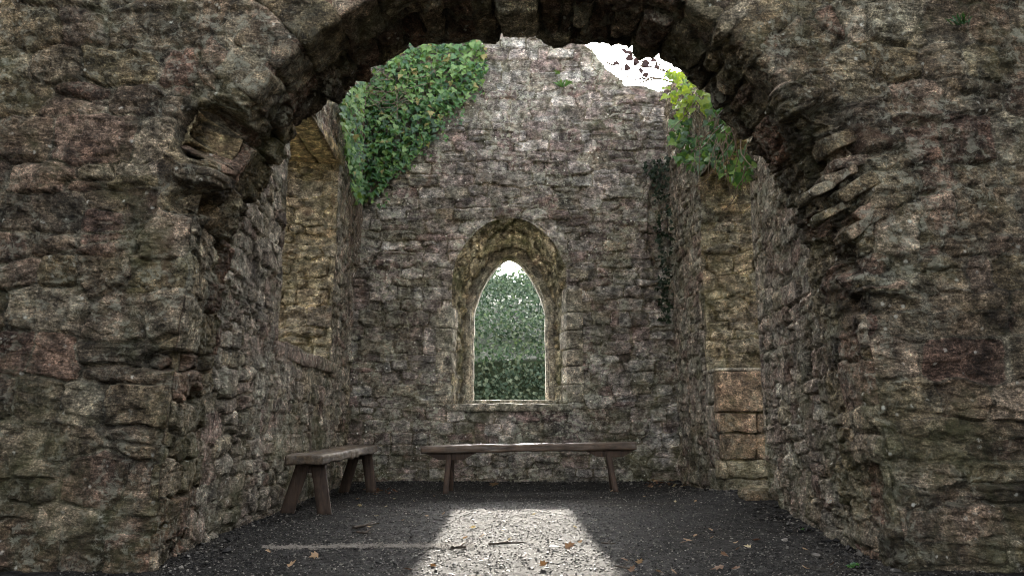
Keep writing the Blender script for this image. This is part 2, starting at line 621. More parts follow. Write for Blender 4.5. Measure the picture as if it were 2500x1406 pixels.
        for grp in np.split(order, cuts):
            c = Cc[grp[0]]
            if c in keep:
                big = self.island(F[grp])
                if not big.all():
                    rest.append(grp[~big])
                    grp = grp[big]
                self.piece(keep[c], F[grp], T[grp], V, N, A, J, None)
            elif c == -1:
                self.piece('mortar', F[grp], T[grp], V, N, A, J, 'stuff', 0.0)
            else:
                rest.append(grp)
        if rest:
            g = np.concatenate(rest)
            self.piece('small_rubble', F[g], T[g], V, N, A, J, 'stuff', 0.0)
        print('WALL', self.root.name, cnt, len(F))

    @staticmethod
    def island(F):
        uq, inv = np.unique(F.ravel(), return_inverse=True)
        f = inv.reshape(F.shape)
        lab = np.arange(len(uq))
        for _ in range(400):
            m = lab[f].min(1)
            new = lab.copy()
            for q in range(4):
                np.minimum.at(new, f[:, q], m)
            new = new[new]
            if (new == lab).all():
                break
            lab = new
        fl = lab[f[:, 0]]
        return fl == np.bincount(fl).argmax()

    def piece(self, name, F, T, V, N, A, J, kind, depth=0.05):
        uq, inv = np.unique(F.ravel(), return_inverse=True)
        f = inv.reshape(F.shape)
        v, n, a, j = V[uq], N[uq], A[uq], J[uq]
        if depth:
            ed = np.concatenate([f[:, [0, 1]], f[:, [1, 2]], f[:, [2, 3]], f[:, [3, 0]]])
            key = np.sort(ed, 1)
            key = key[:, 0] * len(uq) + key[:, 1]
            _, ix, ct = np.unique(key, return_index=True, return_counts=True)
            be = ed[ix[ct == 1]]
            bv, bi = np.unique(be.ravel(), return_inverse=True)
            be2 = bi.reshape(be.shape)
            n0 = len(v)
            nb = len(bv)
            v = np.concatenate([v, v[bv], v[bv] - n[bv] * depth])
            a = np.concatenate([a, a[bv], a[bv]])
            j = np.concatenate([j, j[bv], j[bv] * 0])
            sk = np.stack([be2[:, 1] + n0, be2[:, 0] + n0, be2[:, 0] + n0 + nb, be2[:, 1] + n0 + nb], 1)
            f = np.concatenate([f, sk])
            T = np.concatenate([T, np.full(len(sk), T[0])])
        tu = np.unique(T)
        o = child(name, v, f, [self.mats[t] for t in tu], self.root, {'rnd': a, 'joint': j}, True, kind)
        if len(tu) > 1:
            o.data.polygons.foreach_set('material_index', np.searchsorted(tu, T).astype(np.int32))
        return o


def boxes(lst):
    V, F = [], []
    for (x0, x1, y0, y1, z0, z1) in lst:
        k = len(V)
        V += [(x0, y0, z0), (x1, y0, z0), (x1, y1, z0), (x0, y1, z0), (x0, y0, z1), (x1, y0, z1), (x1, y1, z1), (x0, y1, z1)]
        F += [(k, k + 3, k + 2, k + 1), (k + 4, k + 5, k + 6, k + 7), (k, k + 1, k + 5, k + 4), (k + 1, k + 2, k + 6, k + 5), (k + 2, k + 3, k + 7, k + 6), (k + 3, k, k + 4, k + 7)]
    return V, F


def block(x0, x1, y0, y1, z0, z1, step=0.03, amp=0.006, rad=0.02, seed=0, rnd=0.5, sq=None):
    """a dressed but weathered stone block: subdivided box with rounded, chipped edges; sq(V) reshapes it"""
    ax = [np.linspace(0, 1, max(2, int((b - a) / step) + 2)) for a, b in ((x0, x1), (y0, y1), (z0, z1))]
    V, F, nv = [], [], 0
    for d in range(3):
        for s in (0, 1):
            o = [q for q in range(3) if q != d]
            g0, g1 = np.meshgrid(ax[o[0]], ax[o[1]], indexing='ij')
            p = np.zeros(g0.shape + (3,))
            p[..., o[0]], p[..., o[1]], p[..., d] = g0, g1, s
            ii = np.arange(g0.size).reshape(g0.shape) + nv
            q = np.stack([ii[:-1, :-1], ii[1:, :-1], ii[1:, 1:], ii[:-1, 1:]], -1).reshape(-1, 4)
            if (d == 1) ^ (s == 0):
                q = q[:, ::-1]
            V.append(p.reshape(-1, 3))
            F.append(q)
            nv += g0.size
    V, F = np.concatenate(V), np.concatenate(F)
    lo, sz = np.array([x0, y0, z0]), np.array([x1 - x0, y1 - y0, z1 - z0])
    W = V * sz
    inn = np.clip(W, rad, sz - rad)
    dv = W - inn
    ln = np.linalg.norm(dv, axis=1, keepdims=True)
    W = np.where(ln > 1e-6, inn + dv / np.maximum(ln, 1e-6) * np.minimum(ln, rad), W)
    nrm = (V - 0.5)
    W = W + lo
    W = W + nrm / np.linalg.norm(nrm, axis=1, keepdims=True) * (fbm(W * 9 + seed, 4) * amp * 2)[:, None] + \
        np.stack([fbm(W * 4 + seed + k * 30, 3) for k in range(3)], -1) * amp * 1.5
    if sq is not None:
        W = sq(W)
    # merge the doubled edge vertices so shading stays continuous
    key = np.round(V * 4096).astype(np.int64)
    key = (key[:, 0] * 5000 + key[:, 1]) * 5000 + key[:, 2]
    _, ix, inv = np.unique(key, return_index=True, return_inverse=True)
    return W[ix], inv[F], {'rnd': np.full(len(ix), rnd), 'joint': np.ones(len(ix))}


# ------------------------------------------------------------------ ground levels
def gz(x, y):
    x, y = np.asarray(x, float), np.asarray(y, float)
    p = np.stack([x, y, x * 0], -1)
    return 0.095 * np.exp(-((x - 2.15) ** 2 / 0.55 + (y - 6.3) ** 2 / 1.1)) + 0.02 * fbm(p * 0.9, 3) \
        + 0.03 * np.exp(-((y - 8.5) / 0.25) ** 2)


def ground_at(px, py):
    a, b = ray(px, py)
    D = -EYE / b
    for _ in range(8):
        D = (EYE - float(gz(a * D, D))) / -b
    return a * D, D, float(gz(a * D, D))


# =================================================================== ARCHWAY WALL
root = thing('archway_wall', 'thick rubble wall pierced by a wide round arch of rough voussoirs', 'stone wall', (0, 3.75, 0))
W1 = Wall(root)
CX, RA, ZS, YF, TH = 0.05, 1.52, 1.39, 3.40, 0.70
nj, na = 205, 640
tz = np.linspace(-0.15, ZS, nj)[:-1]
th = np.linspace(math.pi, 0, na)
cL = np.stack([CX - RA - 0.075 * (1 - tz / ZS), tz], 1)
cA = np.stack([CX + RA * np.cos(th), ZS + RA * np.sin(th)], 1)
cR = np.stack([CX + RA + 0.125 * (1 - tz[::-1] / ZS), tz[::-1]], 1)
cc = np.concatenate([cL, cA, cR])
mm = np.concatenate([np.tile([-1.0, 0.0], (nj - 1, 1)), np.stack([np.cos(th), np.sin(th)], 1), np.tile([1.0, 0.0], (nj - 1, 1))])
tl = np.concatenate([[0], np.cumsum(np.linalg.norm(np.diff(cc, axis=0), axis=1))])
# how far the reveal splays outwards towards the back
up = np.concatenate([np.zeros(nj - 1), np.sin(th), np.zeros(nj - 1)])
spl = np.where(cc[:, 0] < 0, 0.115, 0.07) * (1 - smooth(up / 0.75))
wv_ = np.concatenate([-TH - np.geomspace(2.2, 0.02, 36), np.linspace(-TH, 1.15, 252)[1:], 1.15 + np.geomspace(0.015, 2.4, 46)])
k_ = 0.028
s1 = np.sqrt(wv_ ** 2 + k_ ** 2)
w2 = wv_ + TH
s2 = np.sqrt(w2 ** 2 + k_ ** 2)
outw = (wv_ + s1) / 2 + (-w2 + s2) / 2
dep = ((-wv_ + s1) - (-w2 + s2)) / 2
wf, wr = (1 + wv_ / s1) / 2, (1 - w2 / s2) / 2
ws = np.clip(1 - wf - wr, 0, 1)
O = outw[None, :] + spl[:, None] * np.clip(dep / TH, 0, 1)[None, :]
xz = cc[:, None, :] + mm[:, None, :] * O[..., None]
P = np.stack([xz[..., 0], np.broadcast_to(YF + dep[None, :], O.shape), xz[..., 1]], -1)
N = np.stack([-mm[:, None, 0] * ws, np.broadcast_to(-wf + wr, O.shape), -mm[:, None, 1] * ws], -1)
N /= np.linalg.norm(N, axis=-1, keepdims=True)
Wg = np.broadcast_to(wv_[None, :], O.shape)
Tg = np.broadcast_to(tl[:, None], O.shape)
lay_face = Lay(-4.2, 4.2, -0.2, 5.2, (0.10, 0.24), (0.16, 0.48), 11, off=0.010, tilt=0.08)
lay_arch = Lay(-1.2, 0.7, 0, tl[-1], (0.10, 0.25), (0.24, 0.55), 12, off=0.015, tilt=0.08)
lay_arch.rnd = 0.42 + 0.58 * lay_arch.rnd
# region of the ring of voussoirs, ragged at its outer rim
ext = 0.36 + 0.10 * np.sin(Tg * 2.6) + 0.06 * fbm(np.stack([Tg * 4, Tg * 0, Tg * 0], -1), 2)
reg = np.minimum(ext - Wg, Wg + TH + 0.25) - 0.0
archpart = smooth((P[..., 2] - 1.15) / 0.15) * 2 - 1
reg = np.minimum(reg, np.where(Wg < 0.02, 0.3, archpart * 0.3))
pockets = [((-1.45, 3.42, 2.02), (0.18, 0.30, 0.135), 0.24, 1), ((-1.50, 3.42, 1.66), (0.10, 0.2, 0.06), 0.08),
           ((1.52, 3.40, 1.80), (0.16, 0.22, 0.36), 0.10), ((1.42, 3.5, 1.40), (0.2, 0.3, 0.12), 0.09),
           ((-1.56, 3.45, 0.93), (0.12, 0.15, 0.05), 0.09), ((-1.62, 3.7, 0.78), (0.1, 0.16, 0.06), 0.06),
           ((1.60, 3.42, 1.16), (0.24, 0.2, 0.05), 0.05), ((1.76, 4.05, 0.09), (0.14, 0.13, 0.12), 0.16),
           ((-1.46, 3.40, 1.80), (0.14, 0.16, 0.07), -0.07), ((1.30, 3.42, 2.18), (0.2, 0.2, 0.07), -0.06),
           ((1.0, 4.05, 2.66), (0.26, 0.3, 0.25), 0.04), ((0.42, 4.05, 2.88), (0.2, 0.25, 0.2), -0.035), ((0.0, 3.95, 2.9), (0.5, 0.25, 0.2), -0.05)]
inb = (np.abs(P[..., 0]) < 3.6) & (P[..., 2] < 5.0) & (P[..., 2] > -0.2)
mk = inb[:-1, :-1] & inb[1:, 1:]
roughness = 0.92 + 0.2 * ((Wg < 0.0) & (P[..., 2] > 1.3)) - 0.15 * ((Wg < 0.0) & (P[..., 2] < 1.3)) + 0.9 * np.exp(-(((P[..., 0] - 1.5) / 0.25) ** 2 + ((P[..., 2] - 1.7) / 0.45) ** 2))
W1.sheet(P, N, [(lay_face, P[..., 0], P[..., 2], None), (lay_arch, Wg, Tg, reg)], M_FRONT, mask=mk, rough=roughness, joint=np.where(reg > 0, 1.5, 0.95),
         pockets=pockets)
for q in range(len(lay_arch.su)):
    if 1.45 < lay_arch.sv[q] < tl[-1] - 1.45:
        W1.names[len(lay_face.su) + q] = 'voussoir'
W1.finish(300)
def wedge(t0, t1, r0, r1, y0, y1, seed, rnd):
    def bend(Wp):
        t = np.radians(Wp[:, 0] / 1.75)
        o = Wp.copy()
        o[:, 0] = CX + Wp[:, 2] * np.cos(t)
        o[:, 2] = ZS + Wp[:, 2] * np.sin(t)
        return o
    def bend2(Wp):
        q = Wp.copy()
        return bend(q * np.array([57.2958, 1, 1]))
    k_ = 1.75 / 57.2958
    return block(t0 * k_, t1 * k_, y0, y1, r0, r1, 0.014, 0.017, 0.03, seed, rnd, bend2)


tt = 149.0
for i, (dt_, r1_, y0_) in enumerate(((7.0, 1.78, 3.408), (7.0, 1.80, 3.402), (9.0, 1.93, 3.39), (8.0, 1.95, 3.394), (10.5, 2.0, 3.388), (9.0, 1.98, 3.396))):
    v, f, a = wedge(tt - dt_ + 0.35, tt, 1.515, r1_, y0_, 3.72, 400 + i, (0.5, 0.2, 0.62, 0.95, 0.48, 0.35)[i])
    child('voussoir', v, f[:, ::-1], M_FRONT, root, a)
    tt -= dt_
tt = 58.0
for i, (dt_, r1_, y0_) in enumerate(((8.5, 1.86, 3.398), (7.5, 1.90, 3.394), (9.0, 1.84, 3.402))):
    v, f, a = wedge(tt - dt_ + 0.35, tt, 1.53, r1_, y0_, 3.72, 420 + i, (0.5, 0.62, 0.2)[i])
    child('voussoir', v, f[:, ::-1], M_FRONT, root, a)
    tt -= dt_
# split slabs that lean out of the broken haunch on the doorway side
for i, (px, py, lw, th_, ang, pr) in enumerate(((2065, 335, 0.26, 0.08, 24, 0.05), (2075, 392, 0.20, 0.045, 12, 0.07), (2055, 428, 0.22, 0.06, 26, 0.05), (2010, 452, 0.20, 0.05, 30, 0.04),
                                                (2090, 462, 0.24, 0.07, 32, 0.06), (2130, 508, 0.22, 0.05, 34, 0.05), (2110, 545, 0.26, 0.06, 36, 0.05), (2160, 572, 0.20, 0.05, 38, 0.04), (2040, 505, 0.18, 0.05, 28, 0.02))):
    c_ = at(px, py, 3.42)
    ca, sa = math.cos(R(ang)), math.sin(R(ang))
    def turn(Wp, c_=c_, ca=ca, sa=sa):
        return np.stack([c_.x + Wp[:, 0] * ca - Wp[:, 2] * sa, c_.y + Wp[:, 1], c_.z + Wp[:, 0] * sa + Wp[:, 2] * ca], 1)
    v, f, a = block(-lw * 0.4, lw * 0.4, -pr * 0.22, 0.18, -th_ * 0.42, th_ * 0.42, 0.011, 0.016, 0.006, 440 + i, (0.62, 0.35, 0.2, 0.5)[i % 4], turn)
    child('slab', v, f, M_FRONT, root, a)
V, F = boxes([(-3.6, 3.6, YF + 0.08, YF + TH - 0.06, 4.86, 4.96)])
child('wall_top', V, F, M_FRONT, root, {'rnd': np.full(len(V), 0.4), 'joint': np.ones(len(V))}, False)

# =================================================================== GABLE WALL with window
root = thing('gable_wall', 'tall grey rubble gable wall with a deep splayed window above the bench', 'stone wall', (0, 8.5, 0))
W2 = Wall(root)
YG = 8.5
XW, SILL, SPR, RISE, HW = -0.03, 0.86, 2.28, 0.72, 0.665


def prof(hw, sill, spr, rise, n=160, pointed=False):
    nl = int(n * 0.32)
    z = np.linspace(sill, spr, nl)[:-1]
    a = np.linspace(math.pi, 0, n - 2 * (nl - 1))
    if pointed:
        x = hw * np.cos(a)
        zz = spr + rise * (1 - (np.abs(x) / hw) ** 1.6) ** 0.72
    else:
        x, zz = hw * np.cos(a), spr + rise * np.sin(a)
    return np.concatenate([np.stack([XW - hw + z * 0, z], 1), np.stack([XW + x, zz], 1), np.stack([XW + hw + z * 0, z[::-1]], 1)])


pin = prof(HW, SILL, SPR, RISE)
pin_dense = prof(HW, SILL, SPR, RISE, 500)
gx = np.linspace(-2.3, 2.3, 400)
gz_ = np.linspace(-0.15, 6.3, 540)
X, Z = np.meshgrid(gx, gz_, indexing='ij')
P = np.stack([X, np.full_like(X, YG), Z], -1)
hwz = np.where(Z < SPR, HW, HW * np.sqrt(np.clip(1 - ((Z - SPR) / RISE) ** 2, 0, 1)))
inside = (np.abs(X - XW) < hwz) & (Z > SILL) & (Z < SPR + RISE)
poly = np.concatenate([pin_dense, np.stack([np.linspace(XW + HW, XW - HW, 140), np.full(140, SILL)], 1)])
near = (np.abs(X - XW) < HW + 0.12) & (Z > SILL - 0.12) & (Z < SPR + RISE + 0.12)
dd = np.full(X.shape, 9.0)
nn = np.argwhere(near)
pt = np.stack([X[near], Z[near]], 1)
d2 = ((pt[:, None, :] - poly[None]) ** 2).sum(-1)
bi = d2.argmin(1)
dm = np.sqrt(d2[np.arange(len(pt)), bi])
dd[near] = dm
snap = dm < 0.0105
P[nn[snap, 0], nn[snap, 1], 0] = poly[bi[snap], 0]
P[nn[snap, 0], nn[snap, 1], 2] = poly[bi[snap], 1]
dd[nn[snap, 0], nn[snap, 1]] = 0
N = np.zeros_like(P)
N[..., 1] = -1
fade = smooth(dd / 0.04)


def gtop(x):
    return np.interp(x, [-2.4, -1.8, -1.2, -0.6, 0.1, 0.83, 1.1, 1.39, 1.6, 2.4], [5.1, 5.2, 5.55, 5.85, 6.1, 5.30, 4.98, 4.68, 4.66, 4.55])


top = gtop(P[..., 0]) + 0.06 * fbm(P * 5 + 8, 3)
ok = (~inside | (dd == 0)) & (Z < top)
okf = ok[:-1, :-1] & ok[1:, :-1] & ok[1:, 1:] & ok[:-1, 1:]
cxm = (P[:-1, :-1, 0] + P[1:, 1:, 0]) / 2
czm = (P[:-1, :-1, 2] + P[1:, 1:, 2]) / 2
hm = np.where(czm < SPR, HW, HW * np.sqrt(np.clip(1 - ((czm - SPR) / RISE) ** 2, 0, 1)))
okf &= ~((np.abs(cxm - XW) < hm - 0.002) & (czm > SILL) & (czm < SPR + RISE))
lay_g = Lay(-2.4, 2.4, -0.2, 6.2, (0.08, 0.17), (0.16, 0.46), 21, off=0.012)
W2.sheet(P, N, [(lay_g, X, Z, None)], M_GABLE, mask=okf, fade=fade, rough=0.8, joint=0.45,
         pockets=[((1.70, 8.5, 2.9), (0.10, 0.3, 0.55), 0.06)])
# splayed reveal of the window
pout = prof(0.50, 0.90, 1.95, 0.78, pointed=True)
ww_ = np.linspace(0, 1, 44)
P = pin[:, None, :] * (1 - ww_)[None, :, None] + pout[:, None, :] * ww_[None, :, None]
P = np.stack([P[..., 0], np.broadcast_to(YG + 0.62 * ww_[None, :], P.shape[:2]), P[..., 1]], -1)
dt, dw = np.gradient(P, axis=0), np.gradient(P, axis=1)
N = np.cross(dt, dw)
N /= np.linalg.norm(N, axis=-1, keepdims=True)
if (N[10, 20] * np.array([1, 0, 0])).sum() < 0:
    N = -N
tl2 = np.concatenate([[0], np.cumsum(np.linalg.norm(np.diff(pin, axis=0), axis=1))])
U = np.broadcast_to(ww_[None, :] * 0.65, P.shape[:2])
Vv = np.broadcast_to(tl2[:, None], P.shape[:2])
lay_r = Lay(0, 0.66, 0, tl2[-1], (0.10, 0.2), (0.2, 0.42), 22, off=0.02)
fd = smooth(np.minimum(ww_[None, :] * 0.65, 9) / 0.04) * np.ones((len(pin), 1))
W2.sheet(P, N, [(lay_r, U, Vv, None)], M_REVEAL, fade=fd, rough=1.2, joint=0.8, name='reveal_stone', flip=True)
W2.finish(300)
A1 = {'rnd': 0.4, 'joint': 1.0}


def const(V, r=0.4):
    return {'rnd': np.full(len(V), r), 'joint': np.ones(len(V))}


# core of the wall behind its facing
xs = np.linspace(-2.5, 2.5, 41)
V, F = [], []
for x in xs:
    t = float(gtop(x)) - 0.05
    lo = 3.08 if abs(x - XW) < 0.74 else -0.15
    V += [(x, YG + 0.09, lo), (x, YG + 0.66, lo), (x, YG + 0.66, t), (x, YG + 0.09, t)]
for i in range(40):
    a, b = 4 * i, 4 * i + 4
    for q in range(4):
        r_ = (q + 1) % 4
        F.append((a + q, a + r_, b + r_, b + q))
F += [(3, 2, 1, 0), (160, 161, 162, 163)]
child('wall_core', V, F, M_GABLE, root, const(V), False)
V, F = boxes([(XW - 0.80, XW + 0.80, YG + 0.08, YG + 0.66, -0.15, 0.80)])
child('wall_core', V, F, M_GABLE, root, const(V), False)
# sill slab, in two steps, and the dressed frame
sill = child('window_sill', *block(XW - 0.74, XW + 0.74, YG - 0.045, YG + 0.40, SILL - 0.065, SILL + 0.012, 0.03, 0.006, 0.015, 3, 0.6), root) if False else None
v, f, a = block(XW - 0.72, XW + 0.70, YG - 0.03, YG + 0.40, SILL - 0.075, SILL + 0.012, 0.03, 0.007, 0.018, 3, 0.7)
child('window_sill', v, f, M_DRESSED, root, a)
v, f, a = block(XW - 0.56, XW + 0.56, YG + 0.385, YG + 0.70, SILL - 0.05, SILL + 0.065, 0.03, 0.006, 0.018, 5, 0.5)
child('window_sill', v, f, M_DRESSED, root, a)


def sweep(path, prof_pts):
    """closed profile (offset outwards, y) swept along an x/z path"""
    p = np.asarray(path)
    t = np.gradient(p, axis=0)
    t /= np.linalg.norm(t, axis=1, keepdims=True)
    n = np.stack([-t[:, 1], t[:, 0]], 1)
    V = []
    for o, y in prof_pts:
        q = p + n * o
        V.append(np.stack([q[:, 0], np.full(len(q), y), q[:, 1]], 1))
    V = np.stack(V, 1)
    a, b = V.shape[:2]
    F = []
    for i in range(a - 1):
        for j in range(b):
            F.append((i * b + j, (i + 1) * b + j, (i + 1) * b + (j + 1) % b, i * b + (j + 1) % b))
    return V.reshape(-1, 3), F


fr = prof(0.435, 0.90, 1.95, 0.72, 120, True)
V, F = sweep(fr, [(-0.0, YG + 0.60), (0.028, YG + 0.56), (0.13, YG + 0.56), (0.13, YG + 0.78), (0.0, YG + 0.78)])
V = V + np.stack([fbm(V * 9 + k * 20, 3) for k in range(3)], -1) * 0.012
child('window_frame', V, F, M_DRESSED, root, const(V, 0.8), False)
fr = prof(0.47, 0.93, 1.95, 0.74, 90, True)
V, F = sweep(fr, [(0.0, YG + 0.48), (0.05, YG + 0.46), (0.12, YG + 0.50), (0.12, YG + 0.565), (0.0, YG + 0.565)])
V = V + np.stack([fbm(V * 7 + k * 20 + 5, 3) for k in range(3)], -1) * 0.02
child('window_frame', V, F, M_DRESSED, root, const(V, 0.2), False)
# dressed quoins that line both jambs of the reveal
for s in (-1, 1):
    z = SILL + 0.02
    k = 0
    while z < 1.95:
        hh = random.uniform(0.19, 0.36)
        dpt = random.choice((0.16, 0.26, 0.2))
        def bend(Wp, s=s):
            # follow the splay of the jamb
            Wp = Wp.copy()
            Wp[:, 0] -= s * (Wp[:, 1] - YG) * 0.26
            return Wp
        xa = XW + s * HW
        v, f, a = block(min(xa - s * 0.018, xa + s * 0.17), max(xa - s * 0.018, xa + s * 0.17), YG - 0.014 - 0.008 * random.random(), YG + dpt, z, z + hh - 0.008, 0.03, 0.006, 0.016,
                        seed=40 + k * 3 + s, rnd=random.random(), sq=bend)
        child('jamb_stone', v, f, M_DRESSED, root, a)
        z += hh
        k += 1

# =================================================================== SIDE WALLS
def side_wall(root, xf, y0, y1, ztop, hole, sgn, seed, mat, far_mat, near_mat, ny, nz, zlow=-0.15):
    """face at x = xf(y); sgn = +1 for the wall whose face looks towards +x"""
    Wl = Wall(root)
    ya = np.linspace(y0, y1, ny)
    za = np.linspace(zlow, 5.0, nz)
    ha, hb, hz0, hz1 = hole
    for v in (ha, hb):
        ya[np.abs(ya - v).argmin()] = v
    for v in (hz0, hz1):
        za[np.abs(za - v).argmin()] = v
    Y, Z = np.meshgrid(ya, za, indexing='ij')
    X = xf(Y)
    P = np.stack([X, Y, Z], -1)
    N = np.zeros_like(P)
    N[..., 0] = sgn
    dy = np.maximum(np.maximum(ha - Y, Y - hb), 0)
    dz = np.maximum(np.maximum(hz0 - Z, Z - hz1), 0)
    d = np.hypot(dy, dz)
    ins = (Y >= ha) & (Y <= hb) & (Z >= hz0) & (Z <= hz1)
    fade = smooth(d / 0.05)
    tp = ztop(Y) + 0.06 * fbm(P * 5 + 3, 3)
    mk = Z[:-1, :-1] < tp[:-1, :-1]
    yc, zc = (Y[:-1, :-1] + Y[1:, 1:]) / 2, (Z[:-1, :-1] + Z[1:, 1:]) / 2
    mk &= ~((yc > ha) & (yc < hb) & (zc > hz0) & (zc < hz1))
    L = Lay(y0 - 0.2, y1 + 0.2, -0.3, 5.1, (0.08, 0.18), (0.15, 0.42), seed, off=0.009, tilt=0.07)
    Wl.sheet(P, N, [(L, Y, Z, None)], mat, mask=mk, fade=fade, rough=0.78, joint=0.7, flip=sgn < 0)
    # reveals: far jamb, near jamb
    zj = za[(za >= hz0 - 1e-6) & (za <= hz1 + 1e-6)]
    for (yy, dirn, m, nm, sp) in ((hb, -1, far_mat, 'reveal_stone', 0.22), (ha, 1, near_mat, 'reveal_stone', -0.05)):
        wj = np.linspace(0, 0.85, 58)
        Wm, Zm = np.meshgrid(wj, zj, indexing='ij')
        Pj = np.stack([xf(np.full_like(Wm, yy)) - sgn * Wm, yy + dirn * sp * Wm, Zm], -1)
        Nj = np.zeros_like(Pj)
        Nj[..., 1] = dirn
        Lr = Lay(-0.1, 1.0, hz0 - 0.2, hz1 + 0.2, (0.09, 0.2), (0.2, 0.5), seed + 5 + dirn, off=0.018)
        fdj = smooth(Wm / 0.05)
        Wl.sheet(Pj, Nj, [(Lr, Wm, Zm, None)], m, fade=fdj, rough=1.3, joint=1.0, name=nm, flip=(dirn * sgn) < 0)
    Wl.finish(300)
    # cores (they keep the daylight out of the joints)
    t0 = 0.10
    lst = []
    n = 14
    V, F = [], []
    def core(ya_, yb_, z0_, zt):
        k = len(V)
        ys = np.linspace(ya_, yb_, n)
        for y in ys:
            zt_ = float(ztop(y)) - 0.06 if zt is None else zt
            xi = float(xf(y)) - sgn * t0
            xo = float(xf(y)) - sgn * 0.86
            V.extend([(xi, y, z0_), (xo, y, z0_), (xo, y, zt_), (xi, y, zt_)])
        for i in range(n - 1):
            a, b = k + 4 * i, k + 4 * i + 4
            for q in range(4):
                F.append((a + q, a + (q + 1) % 4, b + (q + 1) % 4, b + q))
        F.append((k, k + 1, k + 2, k + 3))
        F.append((k + 4 * n - 1, k + 4 * n - 2, k + 4 * n - 3, k + 4 * n - 4))
    core(y0, ha - 0.10, zlow, None)
    core(hb + 0.10, y1 + 0.4, zlow, None)
    core(ha - 0.097, hb + 0.097, hz1 + 0.15, None)
    if hz0 > 0.3:
        core(ha - 0.097, hb + 0.097, zlow, hz0 - 0.08)
    child('wall_core', V, F, mat, root, const(V), False)
    return Wl


xl = lambda y: np.interp(y, [3.4, 4.1, 8.6], [-1.62, -1.665, -1.825])
rootL = thing('chapel_side_wall', 'ivy-topped rubble side wall with a tall window recess beside the short plank bench', 'stone wall', (-1.75, 6.3, 0))
side_wall(rootL, xl, 3.95, 8.62, lambda y: np.interp(y, [4, 7, 8.6], [4.9, 5.0, 5.0]), (5.5, 7.36, 1.25, 3.28), 1, 31, M_SIDE, M_OCHRE, M_SIDE, 300, 380)
# sill top and lintel slabs of the recess
v, f, a = block(-2.55, -1.72, 5.42, 7.42, 1.12, 1.235, 0.05, 0.012, 0.02, 61, 0.5)
child('recess_sill', v, f, M_SIDE, rootL, a)
for i, (xa, xb) in enumerate(((-1.99, -1.755), (-2.30, -2.0), (-2.60, -2.31))):
    v, f, a = block(xa, xb, 5.30, 7.55, 3.275, 3.40, 0.05, 0.005, 0.012, 70 + i, 0.3 + 0.3 * i)
    child('lintel_slab', v, f, M_LINTEL, rootL, a)

xr = lambda y: np.interp(y, [3.4, 4.1, 5.9, 7.2, 8.6], [1.72, 1.775, 1.945, 1.875, 1.835])
rootR = thing('breached_side_wall', 'rubble side wall broken through to the gravel by a doorway under hanging ivy', 'stone wall', (1.9, 6.3, 0))
side_wall(rootR, xr, 3.95, 8.62, lambda y: np.interp(y, [4, 6, 7, 8.6], [4.2, 4.1, 4.3, 4.62]), (5.9, 7.22, -0.15, 3.08), -1, 41, M_SIDE, M_OCHRE, M_SIDE, 300, 380)
for i, (xa, xb) in enumerate(((1.93, 2.2), (2.21, 2.5), (2.51, 2.8))):
    v, f, a = block(xa, xb, 5.7, 7.4, 3.08, 3.2, 0.05, 0.006, 0.012, 80 + i, 0.3 + 0.3 * i)
    child('lintel_slab', v, f, M_LINTEL, rootR, a)
# the stump of masonry left standing in the doorway: squared blocks on rubble
rows = [(0.02, 0.17, ((1.86, 2.14), (2.145, 2.46)), M_OCHRE), (0.175, 0.325, ((1.90, 2.40), (1.83, 1.895)), M_OCHRE),
        (0.33, 0.56, ((1.875, 2.16), (2.165, 2.45)), M_BLOCK), (0.57, 0.74, ((1.85, 2.17), (2.18, 2.44)), M_BLOCK),
        (0.75, 1.115, ((1.845, 2.30), (2.305, 2.46)), M_BLOCK)]
for i, (z0, z1, cols, m) in enumerate(rows):
    for j, (xa, xb) in enumerate(cols):
        v, f, a = block(xa, xb, 6.77 + 0.02 * random.random(), 6.97, z0, z1 - 0.004, 0.028, 0.016 if m is M_OCHRE else 0.010, 0.014, 90 + i * 7 + j, random.random())
        child('squared_block', v, f, m, rootR, a)
for i, z0_ in enumerate((-0.05, 0.25, 0.52, 0.83)):
    v, f, a = block(1.845, 2.42, 6.975, 7.26, z0_, z0_ + (0.295, 0.265, 0.305, 0.28)[i], 0.025, 0.016, 0.02, 130 + i, 0.2 + 0.2 * i)
    child('backing_stone', v, f, M_SIDE, rootR, a)
V, F = boxes([(1.90, 2.42, 6.835, 7.2, -0.1, 1.10)])
child('mortar', V, F, M_OCHRE, rootR, {'rnd': np.full(8, 0.5), 'joint': np.zeros(8)}, False)
v, f, a = block(1.835, 2.48, 6.80, 7.26, 1.108, 1.145, 0.03, 0.006, 0.012, 120, 0.8)
child('cap_slab', v, f, M_DRESSED, rootR, a)
# clay drain at the foot of the jamb
def ring(c, r0, r1, L, axis, n=28):
    V, F = [], []
    for k in range(n):
        t = 2 * math.pi * k / n
        for rr, q in ((r1, 0), (r1, L), (r0, L), (r0, 0)):
            V.append((c[0] + axis * q, c[1] + rr * math.cos(t), c[2] + rr * math.sin(t)))
    for k in range(n):
        a, b = 4 * k, 4 * ((k + 1) % n)
        for q in range(4):
            F.append((a + q, a + (q + 1) % 4, b + (q + 1) % 4, b + q))
    return V, F
V, F = ring((1.79, 4.04, 0.075), 0.062, 0.082, 0.25, 1)
M_CLAY = simple_mat('old_clay', (0.09, 0.055, 0.04), (0.17, 0.10, 0.07), 30)
child('drain_pipe', V, F, M_CLAY, root if False else rootR)

